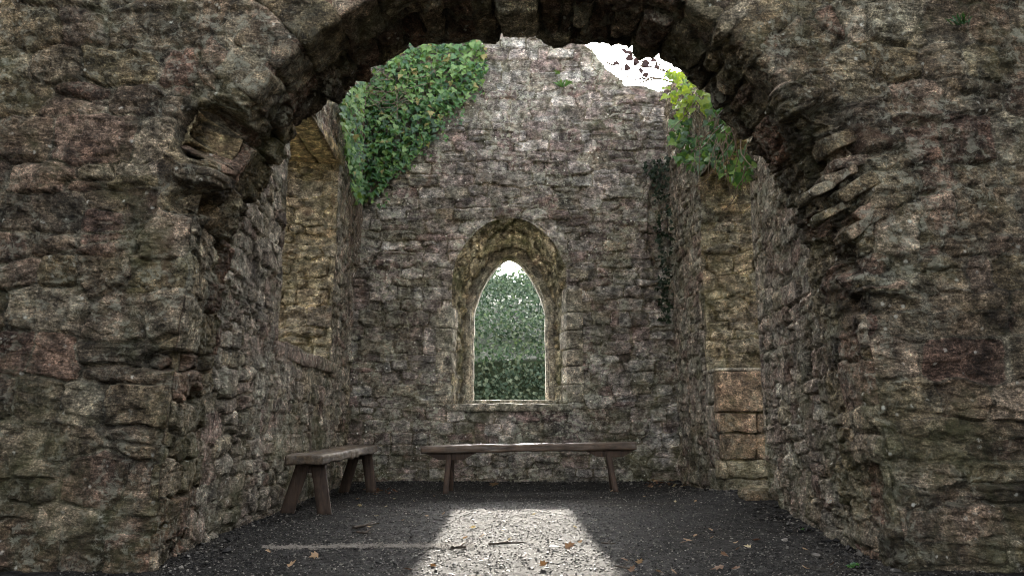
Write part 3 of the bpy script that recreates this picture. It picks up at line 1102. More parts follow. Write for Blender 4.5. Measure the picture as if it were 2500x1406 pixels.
# =================================================================== BLOCKER WALLS out of view, added to keep sky light off the archway wall foot
for sgn, lab in ((-1, 'unseen wall added to block low sky light, on the side of the tall recess'), (1, 'unseen wall added to block low sky light, on the doorway side')):
    nv_ = thing('sky_blocker_wall', lab, 'stone wall', (sgn * 3.7, -2.5, 0))
    V, F = boxes([(min(sgn * 3.3, sgn * 4.1), max(sgn * 3.3, sgn * 4.1), -9.0, YF - 0.02, -0.15, 4.4)])
    child('sky_blocker_box', V, F, M_FRONT, nv_, const(V), False)

# =================================================================== GROUND, GRAVEL
M_GROUND = simple_mat('outside_turf', (0.035, 0.05, 0.018), (0.07, 0.085, 0.03), 3, 0.95)
V = [(-400, -300, -0.12), (400, -300, -0.12), (400, 700, -0.12), (-400, 700, -0.12)]
g = link('ground', mesh_np('ground', V, [(0, 1, 2, 3)], M_GROUND))
g['kind'] = 'structure'

k = NT('damp_gravel')
P_ = k.pos()
c = k.ramp(k.noise(P_, 230, 4, 0.75), [(0.3, (0.008, 0.0078, 0.0075)), (0.52, (0.026, 0.025, 0.023)), (0.72, (0.085, 0.08, 0.072))])
c = k.mix(0.9, c, k.ramp(k.noise(P_, 1.6, 6, 0.65), [(0.3, 0.55), (0.7, 1.5)]), 'MULTIPLY')
c = k.mix(0.9, c, k.ramp(k.noise(P_, 17, 8, 0.72), [(0.34, 0.25), (0.5, 0.9), (0.66, 2.0)]), 'MULTIPLY')
c = k.mix(k.ramp(k.noise(P_, 0.9, 5, 0.6), [(0.52, 0), (0.72, 0.5)]), c, (0.05, 0.042, 0.03))
vc = k.voro(P_, 240, 'Color')
vr = k.ramp(vc, [(0.80, 0.0), (0.9, 1.0)])
c = k.mix(k.math('MULTIPLY', vr, 0.4), c, (0.15, 0.145, 0.135))
k.l(c, k.b.inputs['Base Color'])
k.b.inputs['Roughness'].default_value = 0.9
k.b.inputs['Specular IOR Level'].default_value = 0.08
b1 = k.bump(k.voro(P_, 210), 0.9, 0.006)
b2 = k.bump(k.noise(P_, 60, 6, 0.7), 0.8, 0.012, b1)
k.l(b2, k.b.inputs['Normal'])
M_GRAVEL = k.m
yy = np.concatenate([np.linspace(-9, 2.9, 24)[:-1], np.linspace(2.9, 9.2, 420)])
xx = np.concatenate([np.linspace(-7, -2.3, 12)[:-1], np.linspace(-2.3, 2.6, 380), np.linspace(2.6, 7, 12)[1:]])
X, Y = np.meshgrid(xx, yy, indexing='ij')
p = np.stack([X, Y, X * 0], -1)
Zg = gz(X, Y) + 0.008 * fbm(p * 9, 3) + 0.006 * fbm(p * 50 + 3, 2)
ii = np.arange(X.size).reshape(X.shape)
q = np.stack([ii[:-1, :-1], ii[1:, :-1], ii[1:, 1:], ii[:-1, 1:]], -1).reshape(-1, 4)
fl = link('gravel_floor', mesh_np('gravel_floor', np.stack([X, Y, Zg], -1).reshape(-1, 3), q, M_GRAVEL))
fl['kind'] = 'structure'

# loose grains: joined, nobody could count them
k = NT('gravel_grain')
r0 = k.attr('rnd')
k.l(k.ramp(r0, [(0, (0.006, 0.006, 0.006)), (0.5, (0.022, 0.021, 0.0195)), (0.82, (0.08, 0.075, 0.066)), (1, (0.26, 0.24, 0.205))]), k.b.inputs['Base Color'])
k.b.inputs['Roughness'].default_value = 0.55
k.b.inputs['Specular IOR Level'].default_value = 0.16
M_GRAIN = k.m
phi = (1 + 5 ** 0.5) / 2
ico = np.array([(-1, phi, 0), (1, phi, 0), (-1, -phi, 0), (1, -phi, 0), (0, -1, phi), (0, 1, phi), (0, -1, -phi), (0, 1, -phi), (phi, 0, -1), (phi, 0, 1), (-phi, 0, -1), (-phi, 0, 1)]) / 1.9
icf = np.array([(0, 11, 5), (0, 5, 1), (0, 1, 7), (0, 7, 10), (0, 10, 11), (1, 5, 9), (5, 11, 4), (11, 10, 2), (10, 7, 6), (7, 1, 8), (3, 9, 4), (3, 4, 2), (3, 2, 6), (3, 6, 8), (3, 8, 9), (4, 9, 5), (2, 4, 11), (6, 2, 10), (8, 6, 7), (9, 8, 1)])
NG = 42000
gy = 2.9 + 5.6 * rng.random(NG) ** 1.35
gxx = rng.uniform(-1, 1, NG) * np.interp(gy, [2.9, 4, 8.5], [2.2, 1.7, 1.85]) + 0.05
sz = rng.uniform(0.0016, 0.0042, NG) * (1 + 1.0 * (rng.random(NG) ** 9))
# crumbs fallen from the masonry gather along the foot of the walls
ncr = 1500
side_ = rng.integers(0, 3, ncr)
cy_ = rng.uniform(3.35, 8.4, ncr)
away = np.abs(rng.normal(size=ncr)) * 0.12
cx_ = np.where(side_ == 0, np.interp(cy_, [3.4, 4.1, 8.6], [-1.55, -1.665, -1.82]) + away, np.interp(cy_, [3.4, 4.1, 5.9, 7.2, 8.6], [1.70, 1.775, 1.945, 1.875, 1.835]) - away)
cy_ = np.where(side_ == 2, 8.46 - away, cy_)
cx_ = np.where(side_ == 2, rng.uniform(-1.8, 1.8, ncr), cx_)
gy[:ncr], gxx[:ncr] = cy_, cx_
sz[:ncr] = rng.uniform(0.003, 0.008, ncr) * (1 + 1.6 * rng.random(ncr) ** 6)
J = ico[None] * (1 + 0.35 * rng.normal(size=(NG, 12, 3))) * sz[:, None, None] * np.array([1.15, 1.15, 0.7])
J += np.stack([gxx, gy, gz(gxx, gy) + sz * 0.45 + 0.002], -1)[:, None, :]
FF = (icf[None] + (np.arange(NG) * 12)[:, None, None]).reshape(-1, 3)
gr = link('loose_gravel', mesh_np('loose_gravel', J.reshape(-1, 3), FF, M_GRAIN, {'rnd': np.repeat(rng.random(NG), 12)}, False))
gr['kind'] = 'stuff'
gr['label'] = 'dark damp gravel grains covering the floor'

# streak of light across the floor, painted as pale grains
def patch(name, px_poly, mat, lift, label, cat):
    pts = [ground_at(*p_)[:2] for p_ in px_poly]
    V = []
    for x, y in pts:
        V.append((x, y, float(gz(x, y)) + lift))
    cx_, cy_ = sum(p_[0] for p_ in pts) / len(pts), sum(p_[1] for p_ in pts) / len(pts)
    n = len(V)
    V += [(v_[0], v_[1], v_[2] - 0.03) for v_ in V]
    F = [(i, (i + 1) % n, n + (i + 1) % n, n + i) for i in range(n)]
    me = bpy.data.meshes.new(name)
    me.from_pydata(V, [], [tuple(range(n))[::-1] if False else tuple(range(n))] + F)
    me.materials.append(mat)
    o = link(name, me)
    o['label'] = label
    o['category'] = cat
    return o


M_STREAK = simple_mat('light_streak_grain', (0.10, 0.09, 0.078), (0.26, 0.235, 0.20), 60, 0.9, spec=0.1)  # pale colour stands for the light falling along the streak
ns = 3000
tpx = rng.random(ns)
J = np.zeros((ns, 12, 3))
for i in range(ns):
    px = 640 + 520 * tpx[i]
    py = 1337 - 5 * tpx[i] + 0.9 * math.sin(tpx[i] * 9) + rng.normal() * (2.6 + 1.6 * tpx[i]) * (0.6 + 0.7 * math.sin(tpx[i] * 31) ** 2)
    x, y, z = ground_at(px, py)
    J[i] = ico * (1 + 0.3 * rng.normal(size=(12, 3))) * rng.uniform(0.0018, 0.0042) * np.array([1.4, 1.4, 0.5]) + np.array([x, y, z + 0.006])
o = link('light_streak', mesh_np('light_streak', J.reshape(-1, 3), (icf[None] + (np.arange(ns) * 12)[:, None, None]).reshape(-1, 3), M_STREAK, None, False))
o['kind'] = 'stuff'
o['label'] = 'faint streak of light painted in pale grains across the dark gravel'

# =================================================================== BENCHES
def plank(p0, p1, wdir, wid, thk, seed=0, step=0.04, amp=0.003, taper=1.0):
    """a board from p0 to p1, wide along wdir"""
    p0, p1 = Vector(p0), Vector(p1)
    ax = p1 - p0
    L = ax.length
    ax.normalize()
    wd = Vector(wdir)
    wd = (wd - ax * wd.dot(ax)).normalized()
    td = ax.cross(wd)
    v, f, _ = block(0, L, -wid / 2, wid / 2, -thk / 2, thk / 2, step, amp, min(thk, wid) * 0.12, seed)
    M = np.array([ax[:], wd[:], td[:]])
    return v @ M + np.array(p0), f


b = thing('plank_bench', 'long dark timber bench standing below the window, its seat edge worn pale', 'bench', (0.16, 7.52, float(gz(0.16, 7.5))))
v, f, _ = block(-0.88, 1.20, 7.38, 7.66, 0.365, 0.437, 0.016, 0.006, 0.012, 200)
v[:, 2] += (v[:, 0] + 0.88) * 0.018
child('seat', v, f, M_SEAT, b)
for i, (xb, xt) in enumerate(((-0.63, -0.61), (0.985, 0.93))):
    zt = 0.36 + (xt + 0.88) * 0.018
    for s, yb, yt in ((0, 7.34, 7.44), (1, 7.74, 7.62)):
        v, f = plank((xb + 0.02 * s, yb, float(gz(xb, yb)) - 0.01), (xt + 0.02 * s, yt, zt), (1, 0, 0), 0.052, 0.05, 210 + i * 2 + s)
        child('leg', v, f, M_LEG, b)
    xm = xt + 0.02
    V = []
    for y in (7.44, 7.60):
        V += [(xm - 0.25, y, zt + 0.004), (xm + 0.25, y, zt + 0.004 + 0.009), (xm + 0.12, y, zt - 0.06), (xm - 0.12, y, zt - 0.06)]
    F = [(0, 1, 2, 3), (7, 6, 5, 4), (0, 4, 5, 1), (1, 5, 6, 2), (2, 6, 7, 3), (3, 7, 4, 0)]
    child('bracket', V, F, M_LEG, b, smooth_shade=False)

b = thing('short_bench', 'short thick plank bench on splayed board legs along the wall with the tall recess', 'bench', (-1.47, 6.5, float(gz(-1.47, 6.5))))
v, f, _ = block(-1.60, -1.335, 5.42, 7.68, 0.355, 0.425, 0.016, 0.009, 0.010, 230)
v[:, 2] += (v[:, 1] - 5.42) * 0.010
child('seat', v, f, M_SEATY, b)
for y in (5.62, 7.48):
    zt = 0.362 + (y - 5.42) * 0.010
    for s, (xb, xt) in enumerate(((-1.355, -1.425), (-1.635, -1.53))):
        v, f = plank((xb, y + 0.03, float(gz(xb, y)) - 0.01), (xt, y + 0.03, zt), (1, 0, 0), 0.10, 0.026, 240 + s)
        child('leg', v, f, M_LEG, b)
    V, F = boxes([(-1.56, -1.37, y + 0.046, y + 0.085, zt - 0.075, zt)])
    child('brace', V, F, M_LEG, b, smooth_shade=False)

# =================================================================== IVY
IVY_OUT = [(0, -0.02), (0.16, -0.10), (0.42, -0.02), (0.50, 0.20), (0.30, 0.34), (0.28, 0.52), (0.10, 0.62), (0.0, 1.0),
           (-0.10, 0.62), (-0.28, 0.52), (-0.30, 0.34), (-0.50, 0.20), (-0.42, -0.02), (-0.16, -0.10)]


def leaf_geo(out=IVY_OUT, fold=0.18, droop=0.15, seed=0):
    g = random.Random(seed)
    V = [(0, 0.28, 0)]
    for x, y in out:
        V.append((x * g.uniform(0.9, 1.1), y * g.uniform(0.93, 1.07), fold * abs(x) - droop * y * y + g.uniform(-0.03, 0.03)))
    n = len(out)
    F = [(0, 1 + i, 1 + (i + 1) % n) for i in range(n)]
    return np.array(V), np.array(F)


LEAFS = [[mesh_np('ivy_leaf', *leaf_geo(seed=s, fold=0.1 + 0.1 * s), m, None, False) for s in range(2)] for m in IVY]
SPRIG_LEAF = mesh_np('ivy_leaf', *leaf_geo([(0, -0.05), (0.28, -0.06), (0.46, 0.18), (0.44, 0.42), (0.24, 0.66), (0, 0.86), (-0.22, 0.68), (-0.46, 0.44), (-0.44, 0.15), (-0.26, -0.05)], seed=9), M_SPRIG, None, False)


def leaf_matrix(pos, nrm, size, spin, tilt):
    """leaf lies with its normal near nrm, tip pointing down the fall line"""
    n = Vector(nrm) + Vector((random.gauss(0, tilt), random.gauss(0, tilt), random.gauss(0, tilt)))
    n.normalize()
    d = Vector((math.sin(spin), 0.15 * random.gauss(0, 1), -math.cos(spin)))
    d = d - n * d.dot(n)
    if d.length < 1e-3:
        d = Vector((0, 0, -1))
    d.normalize()
    x = d.cross(n)
    return Matrix.Translation(pos) @ Matrix((x, d, n)).transposed().to_4x4() @ Matrix.Scale(size, 4)


def tube(pts, r0, r1, sides=5):
    pts = [Vector(p_) for p_ in pts]
    V, F = [], []
    for i, p_ in enumerate(pts):
        t = (pts[min(i + 1, len(pts) - 1)] - pts[max(i - 1, 0)]).normalized()
        a = t.orthogonal().normalized()
        b_ = t.cross(a)
        r = r0 + (r1 - r0) * i / (len(pts) - 1)
        for s in range(sides):
            ang = 2 * math.pi * s / sides
            V.append(p_ + (a * math.cos(ang) + b_ * math.sin(ang)) * r)
    for i in range(len(pts) - 1):
        for s in range(sides):
            F.append((i * sides + s, i * sides + (s + 1) % sides, (i + 1) * sides + (s + 1) % sides, (i + 1) * sides + s))
    return [tuple(v_) for v_ in V], F


def wander(p, d, n, step, jit, grav=0.0, wall=None):
    p, d = Vector(p), Vector(d).normalized()
    out = [p.copy()]
    for _ in range(n):
        d = (d + Vector((random.gauss(0, jit), random.gauss(0, jit) * 0.5, random.gauss(0, jit) - grav))).normalized()
        p = p + d * step
        out.append(p.copy())
    return out


def ivy(root, leaves, limit=300):
    """leaves: (matrix, material index); nearest to the eye become parts, the rest one mass"""
    leaves = sorted(leaves, key=lambda t: t[0].translation.y - 0.0 * t[1])
    base = Vector(root.location)
    for m, k_ in leaves[:limit]:
        o = bpy.data.objects.new('leaf', random.choice(LEAFS[k_]) if k_ >= 0 else SPRIG_LEAF)
        COL.objects.link(o)
        o.parent = root
        o.matrix_local = Matrix.Translation(-base) @ m
    rest = leaves[limit:]
    if rest:
        V, F, MI = [], [], []
        nv = 0
        for m, k_ in rest:
            v0, f0 = leaf_geo(seed=random.randrange(6))
            A = np.array(m)
            V.append(v0 @ A[:3, :3].T + A[:3, 3])
            F.append(f0 + nv)
            MI += [k_] * len(f0)
            nv += len(v0)
        o = child('foliage', np.concatenate(V), np.concatenate(F), IVY, root, None, False, 'stuff')
        o.data.polygons.foreach_set('material_index', np.array(MI, np.int32))


def in_poly(x, y, poly):
    c = False
    j = len(poly) - 1
    for i in range(len(poly)):
        if (poly[i][1] > y) != (poly[j][1] > y) and x < (poly[j][0] - poly[i][0]) * (y - poly[i][1]) / (poly[j][1] - poly[i][1]) + poly[i][0]:
            c = not c
        j = i
    return c


# ivy over the top of the gable, beside the recess wall
gpoly = [(880, 195), (940, 120), (1040, 95), (1150, 80), (1190, 112), (1188, 155), (1170, 205), (1112, 262), (1080, 300), (1045, 338),
         (1000, 392), (960, 432), (925, 478), (896, 496), (875, 490)]
iv = thing('ivy', 'dense green ivy draped down the gable beside the tall recess', 'ivy', tuple(at(880, 490, YG - 0.05)))
lv = []
tries = 0
while len(lv) < 1700 and tries < 40000:
    tries += 1
    px, py = random.uniform(820, 1200), random.uniform(75, 505)
    n_ = float(fbm(np.array([px / 60, py / 60, 0.3]), 3))
    if not in_poly(px + 14 * n_, py + 22 * n_, gpoly):
        continue
    edge = in_poly(px + 22, py + 22, gpoly)
    layer = random.random()
    D = YG - 0.05 - (0.16 if edge else 0.06) * layer - 0.05 * max(0, n_)
    pos = at(px, py, D)
    r_ = random.random() + 0.25 * n_
    hi = (py < 240) * 0.22
    k_ = 3 if random.random() < (0.03 if py > 200 else 0.07) else (2 if r_ > 0.72 - hi else (1 if r_ > 0.34 - hi else 0))
    lv.append((leaf_matrix(pos, (0.1, -1, 0.35), random.uniform(0.045, 0.092), random.gauss(0, 0.6), 0.38), k_))
# the strip that hangs on the end of the side wall
spoly = [(828, 240), (850, 222), (886, 190), (886, 480), (872, 500), (862, 470), (848, 380), (836, 300)]
while len(lv) < 2150:
    px, py = random.uniform(826, 888), random.uniform(190, 500)
    if not in_poly(px, py, spoly):
        continue
    a_, b_ = ray(px, py)
    D = 7.6
    for _ in range(6):
        D = (float(xl(D)) + 0.06 + 0.10 * random.random()) / a_
    D = min(D, YG - 0.12)
    pos = Vector((a_ * D, D, EYE + b_ * D))
    k_ = 3 if random.random() < 0.05 else random.choice((0, 1, 1, 2, 2))
    lv.append((leaf_matrix(pos, (0.8, -0.5, 0.3), random.uniform(0.045, 0.085), random.gauss(0, 0.6), 0.35), k_))
random.shuffle(lv)
ivy(iv, lv, 120)
for i in range(70):
    y = random.uniform(7.55, 8.42)
    z0 = random.uniform(3.0, 4.5)
    pts = wander((float(xl(y)) + 0.04, y, z0), (0.0, random.uniform(-0.3, 0.3), -1), random.randint(10, 26), 0.055, 0.2)
    for q_ in pts:
        q_.x = float(xl(min(q_.y, 8.4))) + 0.045 + 0.05 * random.random()
        q_.y = min(q_.y, 8.42)
    child('stem', *tube(pts, 0.006, 0.0025, 4), M_STEM, iv)
for i in range(34):
    t = random.random()
    px, py = 890 + 280 * t, 485 - 330 * t ** 0.9 + random.uniform(-18, 6)
    pts = wander(at(px, py, YG - 0.09), (random.uniform(-0.5, 0.6), 0, -1), random.randint(3, 9), 0.05, 0.3)
    for q_ in pts:
        q_.y = YG - 0.07 - 0.03 * random.random()
    child('stem', *tube(pts, 0.005, 0.002, 4), M_STEM, iv)
    for q_ in pts[1:]:
        o = bpy.data.objects.new('leaf', random.choice(LEAFS[random.choice((0, 1, 1, 2))]))
        COL.objects.link(o)
        o.parent = iv
        o.matrix_local = Matrix.Translation(-Vector(iv.location)) @ leaf_matrix(q_ + Vector((random.gauss(0, 0.02), -0.02, 0)), (0.1, -1, 0.35), random.uniform(0.03, 0.065), random.gauss(0, 0.9), 0.4)
for i in range(26):
    px, py = random.uniform(880, 1010), random.uniform(150, 260)
    pts = wander(at(px, py, YG - 0.22), (random.uniform(-1, 1), 0, random.uniform(-0.6, 0.5)), 9, 0.05, 0.25)
    for q_ in pts:
        q_.y = YG - 0.20 - 0.04 * random.random()
    child('stem', *tube(pts, 0.005, 0.002, 4), M_STEM, iv)

# ivy that hangs from the broken top of the breached wall
rpoly = [(1625, 165), (1660, 175), (1700, 205), (1740, 240), (1790, 290), (1830, 330), (1850, 380), (1848, 410), (1830, 440), (1790, 445),
         (1750, 420), (1700, 415), (1655, 398), (1632, 345), (1640, 280), (1622, 210)]
iv2 = thing('ivy', 'straggling backlit ivy hanging from the broken wall top above the doorway', 'ivy', tuple(at(1700, 300, 6.3)))
lv = []
while len(lv) < 380:
    px, py = random.uniform(1600, 1880), random.uniform(150, 460)
    if not in_poly(px, py, rpoly):
        continue
    n_ = float(fbm(np.array([px / 45, py / 45, 4.3]), 2))
    if n_ < -0.12 and random.random() < 0.8:
        continue
    t = (px - 1620) / 240
    D = 7.4 - 1.7 * t + random.uniform(-0.25, 0.2)
    bright = (px < 1730 and py < 290)
    k_ = random.choice((4, 4, 2, 4)) if bright else random.choice((0, 0, 0, 1, 1, 2) if py < 380 else (0, 0, 1, 2))
    lv.append((leaf_matrix(at(px, py, D), (-0.2, -0.9, 0.4), random.uniform(0.055, 0.105), random.gauss(0, 0.7), 0.45), k_))
# leggy sprig against the sky
spr = [(1510, 155), (1530, 140), (1535, 162), (1520, 120), (1548, 148), (1560, 168), (1572, 180), (1555, 150), (1565, 195), (1590, 150), (1600, 160),
       (1582, 160), (1545, 130), (1570, 155), (1530, 128)]
for px, py in spr:
    lv.append((leaf_matrix(at(px, py, 7.3), (0, -1, 0.2), random.uniform(0.07, 0.10), random.gauss(0, 1.2), 0.3), -1))
ivy(iv2, lv, 400)


def stem_px(pts, D, r0, r1, root_):
    q = []
    for i in range(len(pts) - 1):
        for s in range(4):
            t = s / 4
            q.append(at(pts[i][0] + (pts[i + 1][0] - pts[i][0]) * t + random.uniform(-2.5, 2.5), pts[i][1] + (pts[i + 1][1] - pts[i][1]) * t + random.uniform(-2.5, 2.5), D))
    q.append(at(pts[-1][0], pts[-1][1], D))
    child('stem', *tube(q, r0, r1, 5), M_STEM, root_)


for pts in ([(1650, 190), (1610, 160), (1570, 150), (1530, 125), (1520, 115)], [(1640, 180), (1600, 165), (1560, 160), (1510, 155)],
            [(1645, 200), (1600, 192), (1560, 205), (1545, 190), (1532, 188)], [(1600, 192), (1565, 190), (1540, 205), (1515, 195)],
            [(1610, 165), (1590, 140), (1560, 130), (1545, 120)], [(1480, 155), (1510, 160), (1530, 185), (1545, 205)], [(1570, 150), (1565, 175), (1550, 160)]):
    stem_px(pts, 7.32, 0.011, 0.006, iv2)
for i in range(34):
    t = random.random()
    px, py = 1640 + 190 * t, 200 + 130 * t + random.uniform(-10, 30)
    pts = wander(at(px, py, 7.3 - 1.6 * t), (random.uniform(-0.6, 0.5), random.uniform(-0.3, 0.3), -1), random.randint(8, 18), 0.06, 0.22, 0.04)
    child('stem', *tube(pts, 0.007, 0.002, 4), M_STEM, iv2)
for i in range(5):
    pts = wander(at(1648 + 6 * i, 300, 8.2), (0, 0, -1), random.randint(16, 34), 0.06, 0.12, 0.08)
    for q_ in pts:
        q_.x = min(q_.x, float(xr(q_.y)) - 0.05)
        q_.y = min(q_.y, 8.35)
    child('stem', *tube(pts, 0.005, 0.002, 4), M_STEM, iv2)

cpoly = [(1572, 395), (1640, 380), (1645, 620), (1640, 790), (1612, 780), (1618, 640), (1596, 560), (1600, 480)]
iv3 = thing('creeper', 'dark mossy creeper running down the corner of the gable beside the doorway wall', 'ivy', tuple(at(1620, 790, 8.4)))
lv = []
while len(lv) < 300:
    px, py = random.uniform(1565, 1650), random.uniform(375, 795)
    n_ = float(fbm(np.array([px / 22, py / 30, 8.3]), 3))
    if not in_poly(px + 26 * n_, py, cpoly) or n_ < -0.25 + 0.0006 * (py - 400):
        continue
    a_, b_ = ray(px, py)
    D = min(YG - 0.03 - 0.06 * random.random(), (1.80 - 0.05 * random.random()) / a_)
    lv.append((leaf_matrix(Vector((a_ * D, D, EYE + b_ * D)), (-0.4, -0.9, 0.3), random.uniform(0.03, 0.06), random.gauss(0, 0.8), 0.5), 5))
ivy(iv3, lv)
for i in range(6):
    pts = wander(at(1610 + 5 * i, 400, YG - 0.05), (0, 0, -1), random.randint(14, 30), 0.06, 0.15, 0.05)
    for q_ in pts:
        q_.y, q_.x = YG - 0.05, min(q_.x, 1.79)
    child('stem', *tube(pts, 0.006, 0.002, 4), M_STEM, iv3)

# small weeds rooted in the gable
def tuft(name, p, n, h, mats, label, cat, spread=0.8, wdt=0.012, outn=(0, -1, 0)):
    t_ = thing(name, label, cat, tuple(p))
    for k_ in range(2):
        V, F = [], []
        for i in range(n // 2):
            d = Vector((random.gauss(0, spread), random.gauss(0, spread * 0.5), 1.0)) + Vector(outn) * abs(random.gauss(0.4, 0.4))
            d.normalize()
            s_ = d.cross(Vector((random.gauss(0, 1), random.gauss(0, 1), 0.2))).normalized() * wdt
            L_ = h * random.uniform(0.5, 1.1)
            b0 = Vector(p) + Vector((random.gauss(0, h * 0.2), random.gauss(0, h * 0.08), 0))
            m_ = b0 + d * L_ * 0.6
            tip = b0 + d * L_ + Vector((0, 0, -0.25 * L_)) + Vector(outn) * 0.1 * L_
            i0 = len(V)
            V += [tuple(b0 - s_ * 0.5), tuple(b0 + s_ * 0.5), tuple(m_ + s_), tuple(m_ - s_), tuple(tip)]
            F += [(i0, i0 + 1, i0 + 2), (i0, i0 + 2, i0 + 3), (i0 + 3, i0 + 2, i0 + 4)]
        child('leaves', V, F, mats[k_], t_, None, False, 'stuff')
    return t_


tuft('weed', at(1375, 212, YG - 0.03), 26, 0.14, (IVY[1], IVY[2]), 'small green weed sprouting high on the gable under its broken slope', 'weed')
tuft('weed', at(1362, 182, YG - 0.03), 12, 0.08, (IVY[2], IVY[2]), 'tiny yellow-green sprig on the gable, just above a larger weed', 'weed')
tuft('fern', at(2345, 60, 3.36), 34, 0.08, (IVY[0], IVY[0]), 'dark grassy fern tuft growing from the archway wall near its upper corner', 'fern', 1.2, 0.004)
x, y, z = ground_at(2085, 1385)
tuft('moss_tuft', (x, y, z), 60, 0.035, (IVY[0], IVY[1]), 'low yellow-green tuft on the gravel against the archway wall foot', 'weed', 1.4, 0.006, (0, 0, 0))
x, y, z = ground_at(1965, 1295)
tuft('moss_tuft', (x, y, z), 40, 0.03, (IVY[0], IVY[1]), 'small green weed on the gravel before the clay drain', 'weed', 1.4, 0.006, (0, 0, 0))

# =================================================================== LITTER ON THE FLOOR
DRY_OUT = [(0, -0.1), (0.2, 0.0), (0.5, 0.12), (0.28, 0.3), (0.48, 0.6), (0.18, 0.62), (0.0, 1.0), (-0.18, 0.6), (-0.45, 0.62), (-0.26, 0.3), (-0.5, 0.1), (-0.2, 0.0)]
DRYM = [[mesh_np('fallen_leaf', *leaf_geo(DRY_OUT, 0.35 - 0.5 * s, 0.5 * s - 0.25, 20 + s), m, None, False) for s in range(2)] for m in DRY]


def fallen(px, py, size, mat, label, group=None):
    x, y, z = ground_at(px, py)
    o = bpy.data.objects.new('fallen_leaf', random.choice(DRYM[mat]))
    COL.objects.link(o)
    o.location = (x, y, z + 0.012 + 0.1 * size)
    o.rotation_euler = (random.gauss(0, 0.35), random.gauss(0, 0.35), random.uniform(0, 6.28))
    size *= 0.75
    o.scale = (size, size, size)
    o['label'] = label
    o['category'] = 'fallen leaf'
    if group:
        o['group'] = group


fallen(1345, 1341, 0.085, 2, 'orange-brown curled leaf, the brightest on the sunlit gravel')
fallen(1382, 1346, 0.075, 0, 'brown leaf lying just beside the orange leaf on the sunlit gravel')
fallen(1212, 1188, 0.15, 1, 'long tan lobed leaf on the shaded ground under the long bench')
fallen(1497, 1200, 0.05, 1, 'pale leaf scrap at the foot of the long bench front leg near the doorway')
for px, py, s, m in ((1160, 1290, .05, 3), (1300, 1262, .05, 3), (1230, 1300, .05, 3), (1180, 1310, .06, 1), (1400, 1290, .04, 3), (1280, 1365, .05, 0), (1190, 1372, .05, 0), (1330, 1390, .06, 0), (1420, 1330, .04, 1), (1130, 1322, .05, 1), (1240, 1325, .045, 3)):
    fallen(px, py, s, m, 'small dry leaf on the sunlit gravel before the window', 'leaves in the sunlit patch')
for i in range(34):
    fallen(random.gauss(1625, 32), random.uniform(1172, 1194), random.uniform(0.045, 0.09), random.choice((0, 0, 0, 1, 2, 3)), 'dead leaf in the drift between the long bench and the doorway corner', 'leaf drift in the back corner')
for i in range(12):
    fallen(random.gauss(925, 22), random.uniform(1196, 1212), random.uniform(0.04, 0.075), random.choice((0, 0, 2)), 'reddish dead leaf in the small drift by the short bench far leg', 'leaves by the short bench')
for px, py, s, m in ((1685, 1327, .07, 1), (1672, 1330, .06, 0), (1798, 1330, .045, 1), (1850, 1322, .06, 2), (1832, 1344, .05, 3), (1775, 1364, .06, 0), (1765, 1392, .075, 0), (1790, 1398, .06, 0), (1960, 1344, .04, 1), (2032, 1386, .045, 2), (1970, 1396, .05, 1), (1640, 1398, .05, 1), (1605, 1400, .05, 1), (1700, 1310, .04, 1), (1740, 1300, .04, 1), (1735, 1320, .035, 1), (1800, 1345, .05, 0), (1560, 1385, .05, 1), (1520, 1370, .05, 0), (1540, 1405, .05, 0), (1648, 1230, .035, 3), (1700, 1225, .035, 1), (1570, 1215, .035, 1)):
    fallen(px, py, s, m, 'dry brown leaf scattered on shaded gravel on the doorway side of the sun patch', 'leaves on the doorway side')
for px, py, s, m in ((882, 1237, .05, 3), (915, 1265, .045, 3), (945, 1240, .04, 3), (775, 1361, .06, 1), (705, 1393, .06, 1), (650, 1350, .04, 1), (985, 1275, .04, 1), (960, 1222, .04, 3), (1040, 1262, .035, 1), (1060, 1215, .035, 1), (1010, 1225, .03, 3), (905, 1292, .05, 1), (870, 1222, .05, 1), (990, 1395, .05, 0), (1085, 1256, .05, 1), (1060, 1385, .05, 0)):
    fallen(px, py, s, m, 'pale dry leaf scattered on shaded gravel on the short bench side of the sun patch', 'leaves on the bench side')
M_TWIG = simple_mat('dead_twig', (0.03, 0.022, 0.016), (0.09, 0.065, 0.045), 30)
for (pa, pb, r_, lab) in (((862, 1293), (922, 1282), 0.010, 'dark forked twig lying on shaded gravel near the painted streak of light'),
                          ((870, 1302), (905, 1306), 0.007, 'short dark twig just in front of the forked twig'),
                          ((1190, 1331), (1290, 1326), 0.006, 'thin twig lying straight across the sunlit gravel'),
                          ((1465, 1328), (1500, 1331), 0.005, 'short twig at the shaded edge of the sunlit patch'),
                          ((1500, 1384), (1560, 1398), 0.004, 'thin pale stalk on gravel beside the sunlit patch'),
                          ((1105, 1343), (1135, 1341), 0.011, 'stubby dark stick at the end of the painted streak of light')):
    A_, B_ = Vector(ground_at(*pa)), Vector(ground_at(*pb))
    pts = [A_.lerp(B_, i / 7) + Vector((random.gauss(0, 0.006), random.gauss(0, 0.012), r_ + 0.004)) for i in range(8)]
    V, F = tube(pts, r_, r_ * 0.5, 6)
    t_ = thing('twig', lab, 'twig', tuple(A_))
    child('branch', V, F, M_TWIG, t_)
    V, F = tube([pts[3], pts[3].lerp(pts[5], 0.5) + Vector((0.01, 0.05, 0.01)), pts[5] + Vector((0.01, 0.09, 0.01))], r_ * 0.6, r_ * 0.3, 5)
    child('branch', V, F, M_TWIG, t_)
x, y, z = ground_at(1845, 1222)
v, f, a = block(x - 0.10, x + 0.14, y - 0.08, y + 0.12, z - 0.03, z + 0.085, 0.02, 0.02, 0.04, 300, 0.5)
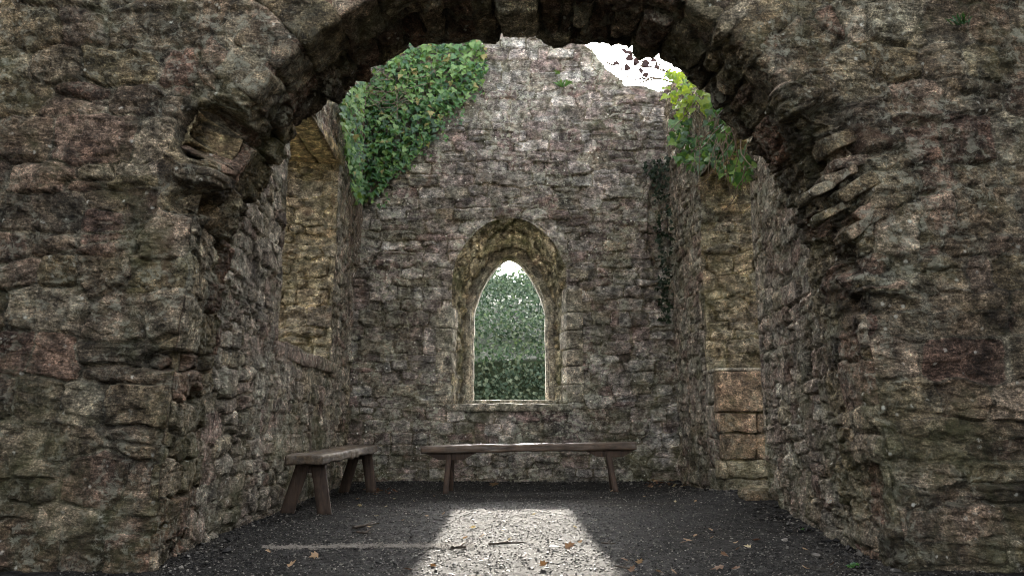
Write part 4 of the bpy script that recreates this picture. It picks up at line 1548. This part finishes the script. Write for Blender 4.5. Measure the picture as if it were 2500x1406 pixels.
me = mesh_np('fallen_stone', v - np.array([x, y, z]), f, M_BLOCK, a)
o = link('fallen_stone', me, None, (x, y, z))
o['label'] = 'loose pinkish stone on the gravel at the near edge of the doorway'
o['category'] = 'stone'

# =================================================================== OUTSIDE THE WINDOW
hd = thing('hedge', 'thick leafy hedge bank seen outside through the window', 'hedge', (0, 15, -0.1))
HN = 34000
t = rng.random(HN)
hx = rng.uniform(-1, 1, HN) * 4.5
hy = 15.0 + 8.2 * t ** 0.8 + rng.normal(size=HN) * 0.1
hp = np.stack([hx, hy, hx * 0], -1)
hz = 2.6 + (hy - 15) * 0.345 + 0.12 * fbm(hp * 0.8, 3) + rng.uniform(-0.3, 0.1, HN) - 0.25 * (hy < 15.4)
low = rng.random(HN) < 0.40
hz = np.where(low, rng.uniform(0.0, 1.0, HN) * (2.75 + 0.5 * fbm(hp * 1.1 + 3, 3)), hz)
hy = np.where(low, 14.2 + rng.normal(size=HN) * 0.12 + 0.5 * fbm(np.stack([hx * 1.2, hz * 1.2, hx * 0], -1), 3) + 0.3 * hz, hy)
v0 = np.array([(0, 0, 0), (0.42, 0.45, 0.12), (0, 1, -0.1), (-0.42, 0.45, 0.12)])
Vh = np.zeros((HN, 4, 3))
sz = rng.uniform(0.06, 0.11, HN)
dd_ = rng.normal(size=(HN, 3)) * 0.8 + np.array([0, -0.3, -0.5])
dd_ /= np.linalg.norm(dd_, axis=1, keepdims=True)
nn_ = rng.normal(size=(HN, 3)) * 0.7 + np.array([0, -0.8, 0.7])
xx_ = np.cross(dd_, nn_)
xx_ /= np.linalg.norm(xx_, axis=1, keepdims=True)
n3 = np.cross(xx_, dd_)
for q in range(4):
    Vh[:, q] = np.stack([hx, hy, hz], -1) + (xx_ * v0[q, 0] + dd_ * v0[q, 1] + n3 * v0[q, 2]) * sz[:, None]
Fh = np.arange(HN * 4).reshape(-1, 4)
for k_ in range(3):
    s_ = np.nonzero(rng.integers(0, 3, HN) == k_)[0] if False else np.arange(HN)[k_::3]
    child('foliage', Vh[s_].reshape(-1, 3), np.arange(len(s_) * 4).reshape(-1, 4), HEDGE[k_], hd, None, False, 'stuff')
V, F = [], []
nx_, ny_ = 24, 30
for i in range(nx_):
    for j in range(ny_):
        x_, y_ = -5 + 10 * i / (nx_ - 1), 14.6 + 8.8 * j / (ny_ - 1)
        z_ = -0.1 if j == 0 else 2.6 + (y_ - 15) * 0.345 + 0.12 * float(fbm(np.array([x_, y_, 0]) * 0.8, 2))
        V.append((x_, y_, z_ - (0.1 if j == 0 else 0.75)))
for i in range(nx_ - 1):
    for j in range(ny_ - 1):
        a_ = i * ny_ + j
        F.append((a_, a_ + ny_, a_ + ny_ + 1, a_ + 1))
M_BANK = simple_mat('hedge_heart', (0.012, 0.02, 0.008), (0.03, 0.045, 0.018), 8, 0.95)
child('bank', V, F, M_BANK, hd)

M_BARK = simple_mat('tree_bark', (0.05, 0.04, 0.03), (0.12, 0.10, 0.08), 14)
for i, (tx_, ty_, hh_, cr_) in enumerate(((-1.6, 33, 7.6, 2.2), (0.9, 36, 8.2, 2.4), (2.9, 31, 6.6, 1.9), (-4.6, 37, 8.4, 2.6))):
    tr = thing('tree', ('leafy green tree beyond the hedge, tallest in the window opening', 'broad leafy tree beyond the hedge at the middle of the window',
                        'low green tree beyond the hedge on the doorway side of the window', 'spreading green tree beyond the hedge on the ivy side of the window')[i], 'tree', (tx_, ty_, 1.5))
    V, F = tube([(tx_, ty_, -0.12), (tx_ + 0.1, ty_, hh_ * 0.35), (tx_ - 0.1, ty_, hh_ * 0.8)], 0.2, 0.04, 8)
    child('trunk', V, F, M_BARK, tr)
    for q in range(6):
        a_ = q * 1.05 + i
        V, F = tube([(tx_, ty_, hh_ * (0.3 + 0.07 * q)), (tx_ + math.cos(a_) * cr_ * 0.45, ty_ + math.sin(a_) * cr_ * 0.45, hh_ * (0.42 + 0.07 * q)), (tx_ + math.cos(a_) * cr_ * 0.8, ty_ + math.sin(a_) * cr_ * 0.8, hh_ * (0.48 + 0.075 * q))], 0.07, 0.02, 5)
        child('limb', V, F, M_BARK, tr)
    n_ = 7000
    d_ = rng.normal(size=(n_, 3))
    d_ /= np.linalg.norm(d_, axis=1, keepdims=True)
    r_ = 0.45 + 0.55 * rng.random(n_) ** 0.6
    pz = d_ * r_[:, None] * np.array([cr_, cr_, hh_ * 0.42])
    pz *= (1 + 0.45 * fbm(d_ * 2.2 + i * 9, 3))[:, None]
    pz += np.array([tx_, ty_, hh_ * 0.60])
    keep_ = fbm(pz * 0.9 + 4, 3) > -0.25
    pz = pz[keep_]
    n_ = len(pz)
    dd_ = rng.normal(size=(n_, 3)) + np.array([0, 0, -0.5])
    dd_ /= np.linalg.norm(dd_, axis=1, keepdims=True)
    xx_ = np.cross(dd_, rng.normal(size=(n_, 3)))
    xx_ /= np.linalg.norm(xx_, axis=1, keepdims=True)
    sz = rng.uniform(0.18, 0.34, n_)
    Vt = np.stack([pz + (xx_ * v0[q, 0] + dd_ * v0[q, 1]) * sz[:, None] for q in range(4)], 1)
    for k_ in (1, 2):
        w_ = Vt[k_ - 1::2]
        child('crown', w_.reshape(-1, 3), np.arange(len(w_) * 4).reshape(-1, 4), HEDGE[k_], tr, None, False, 'stuff')
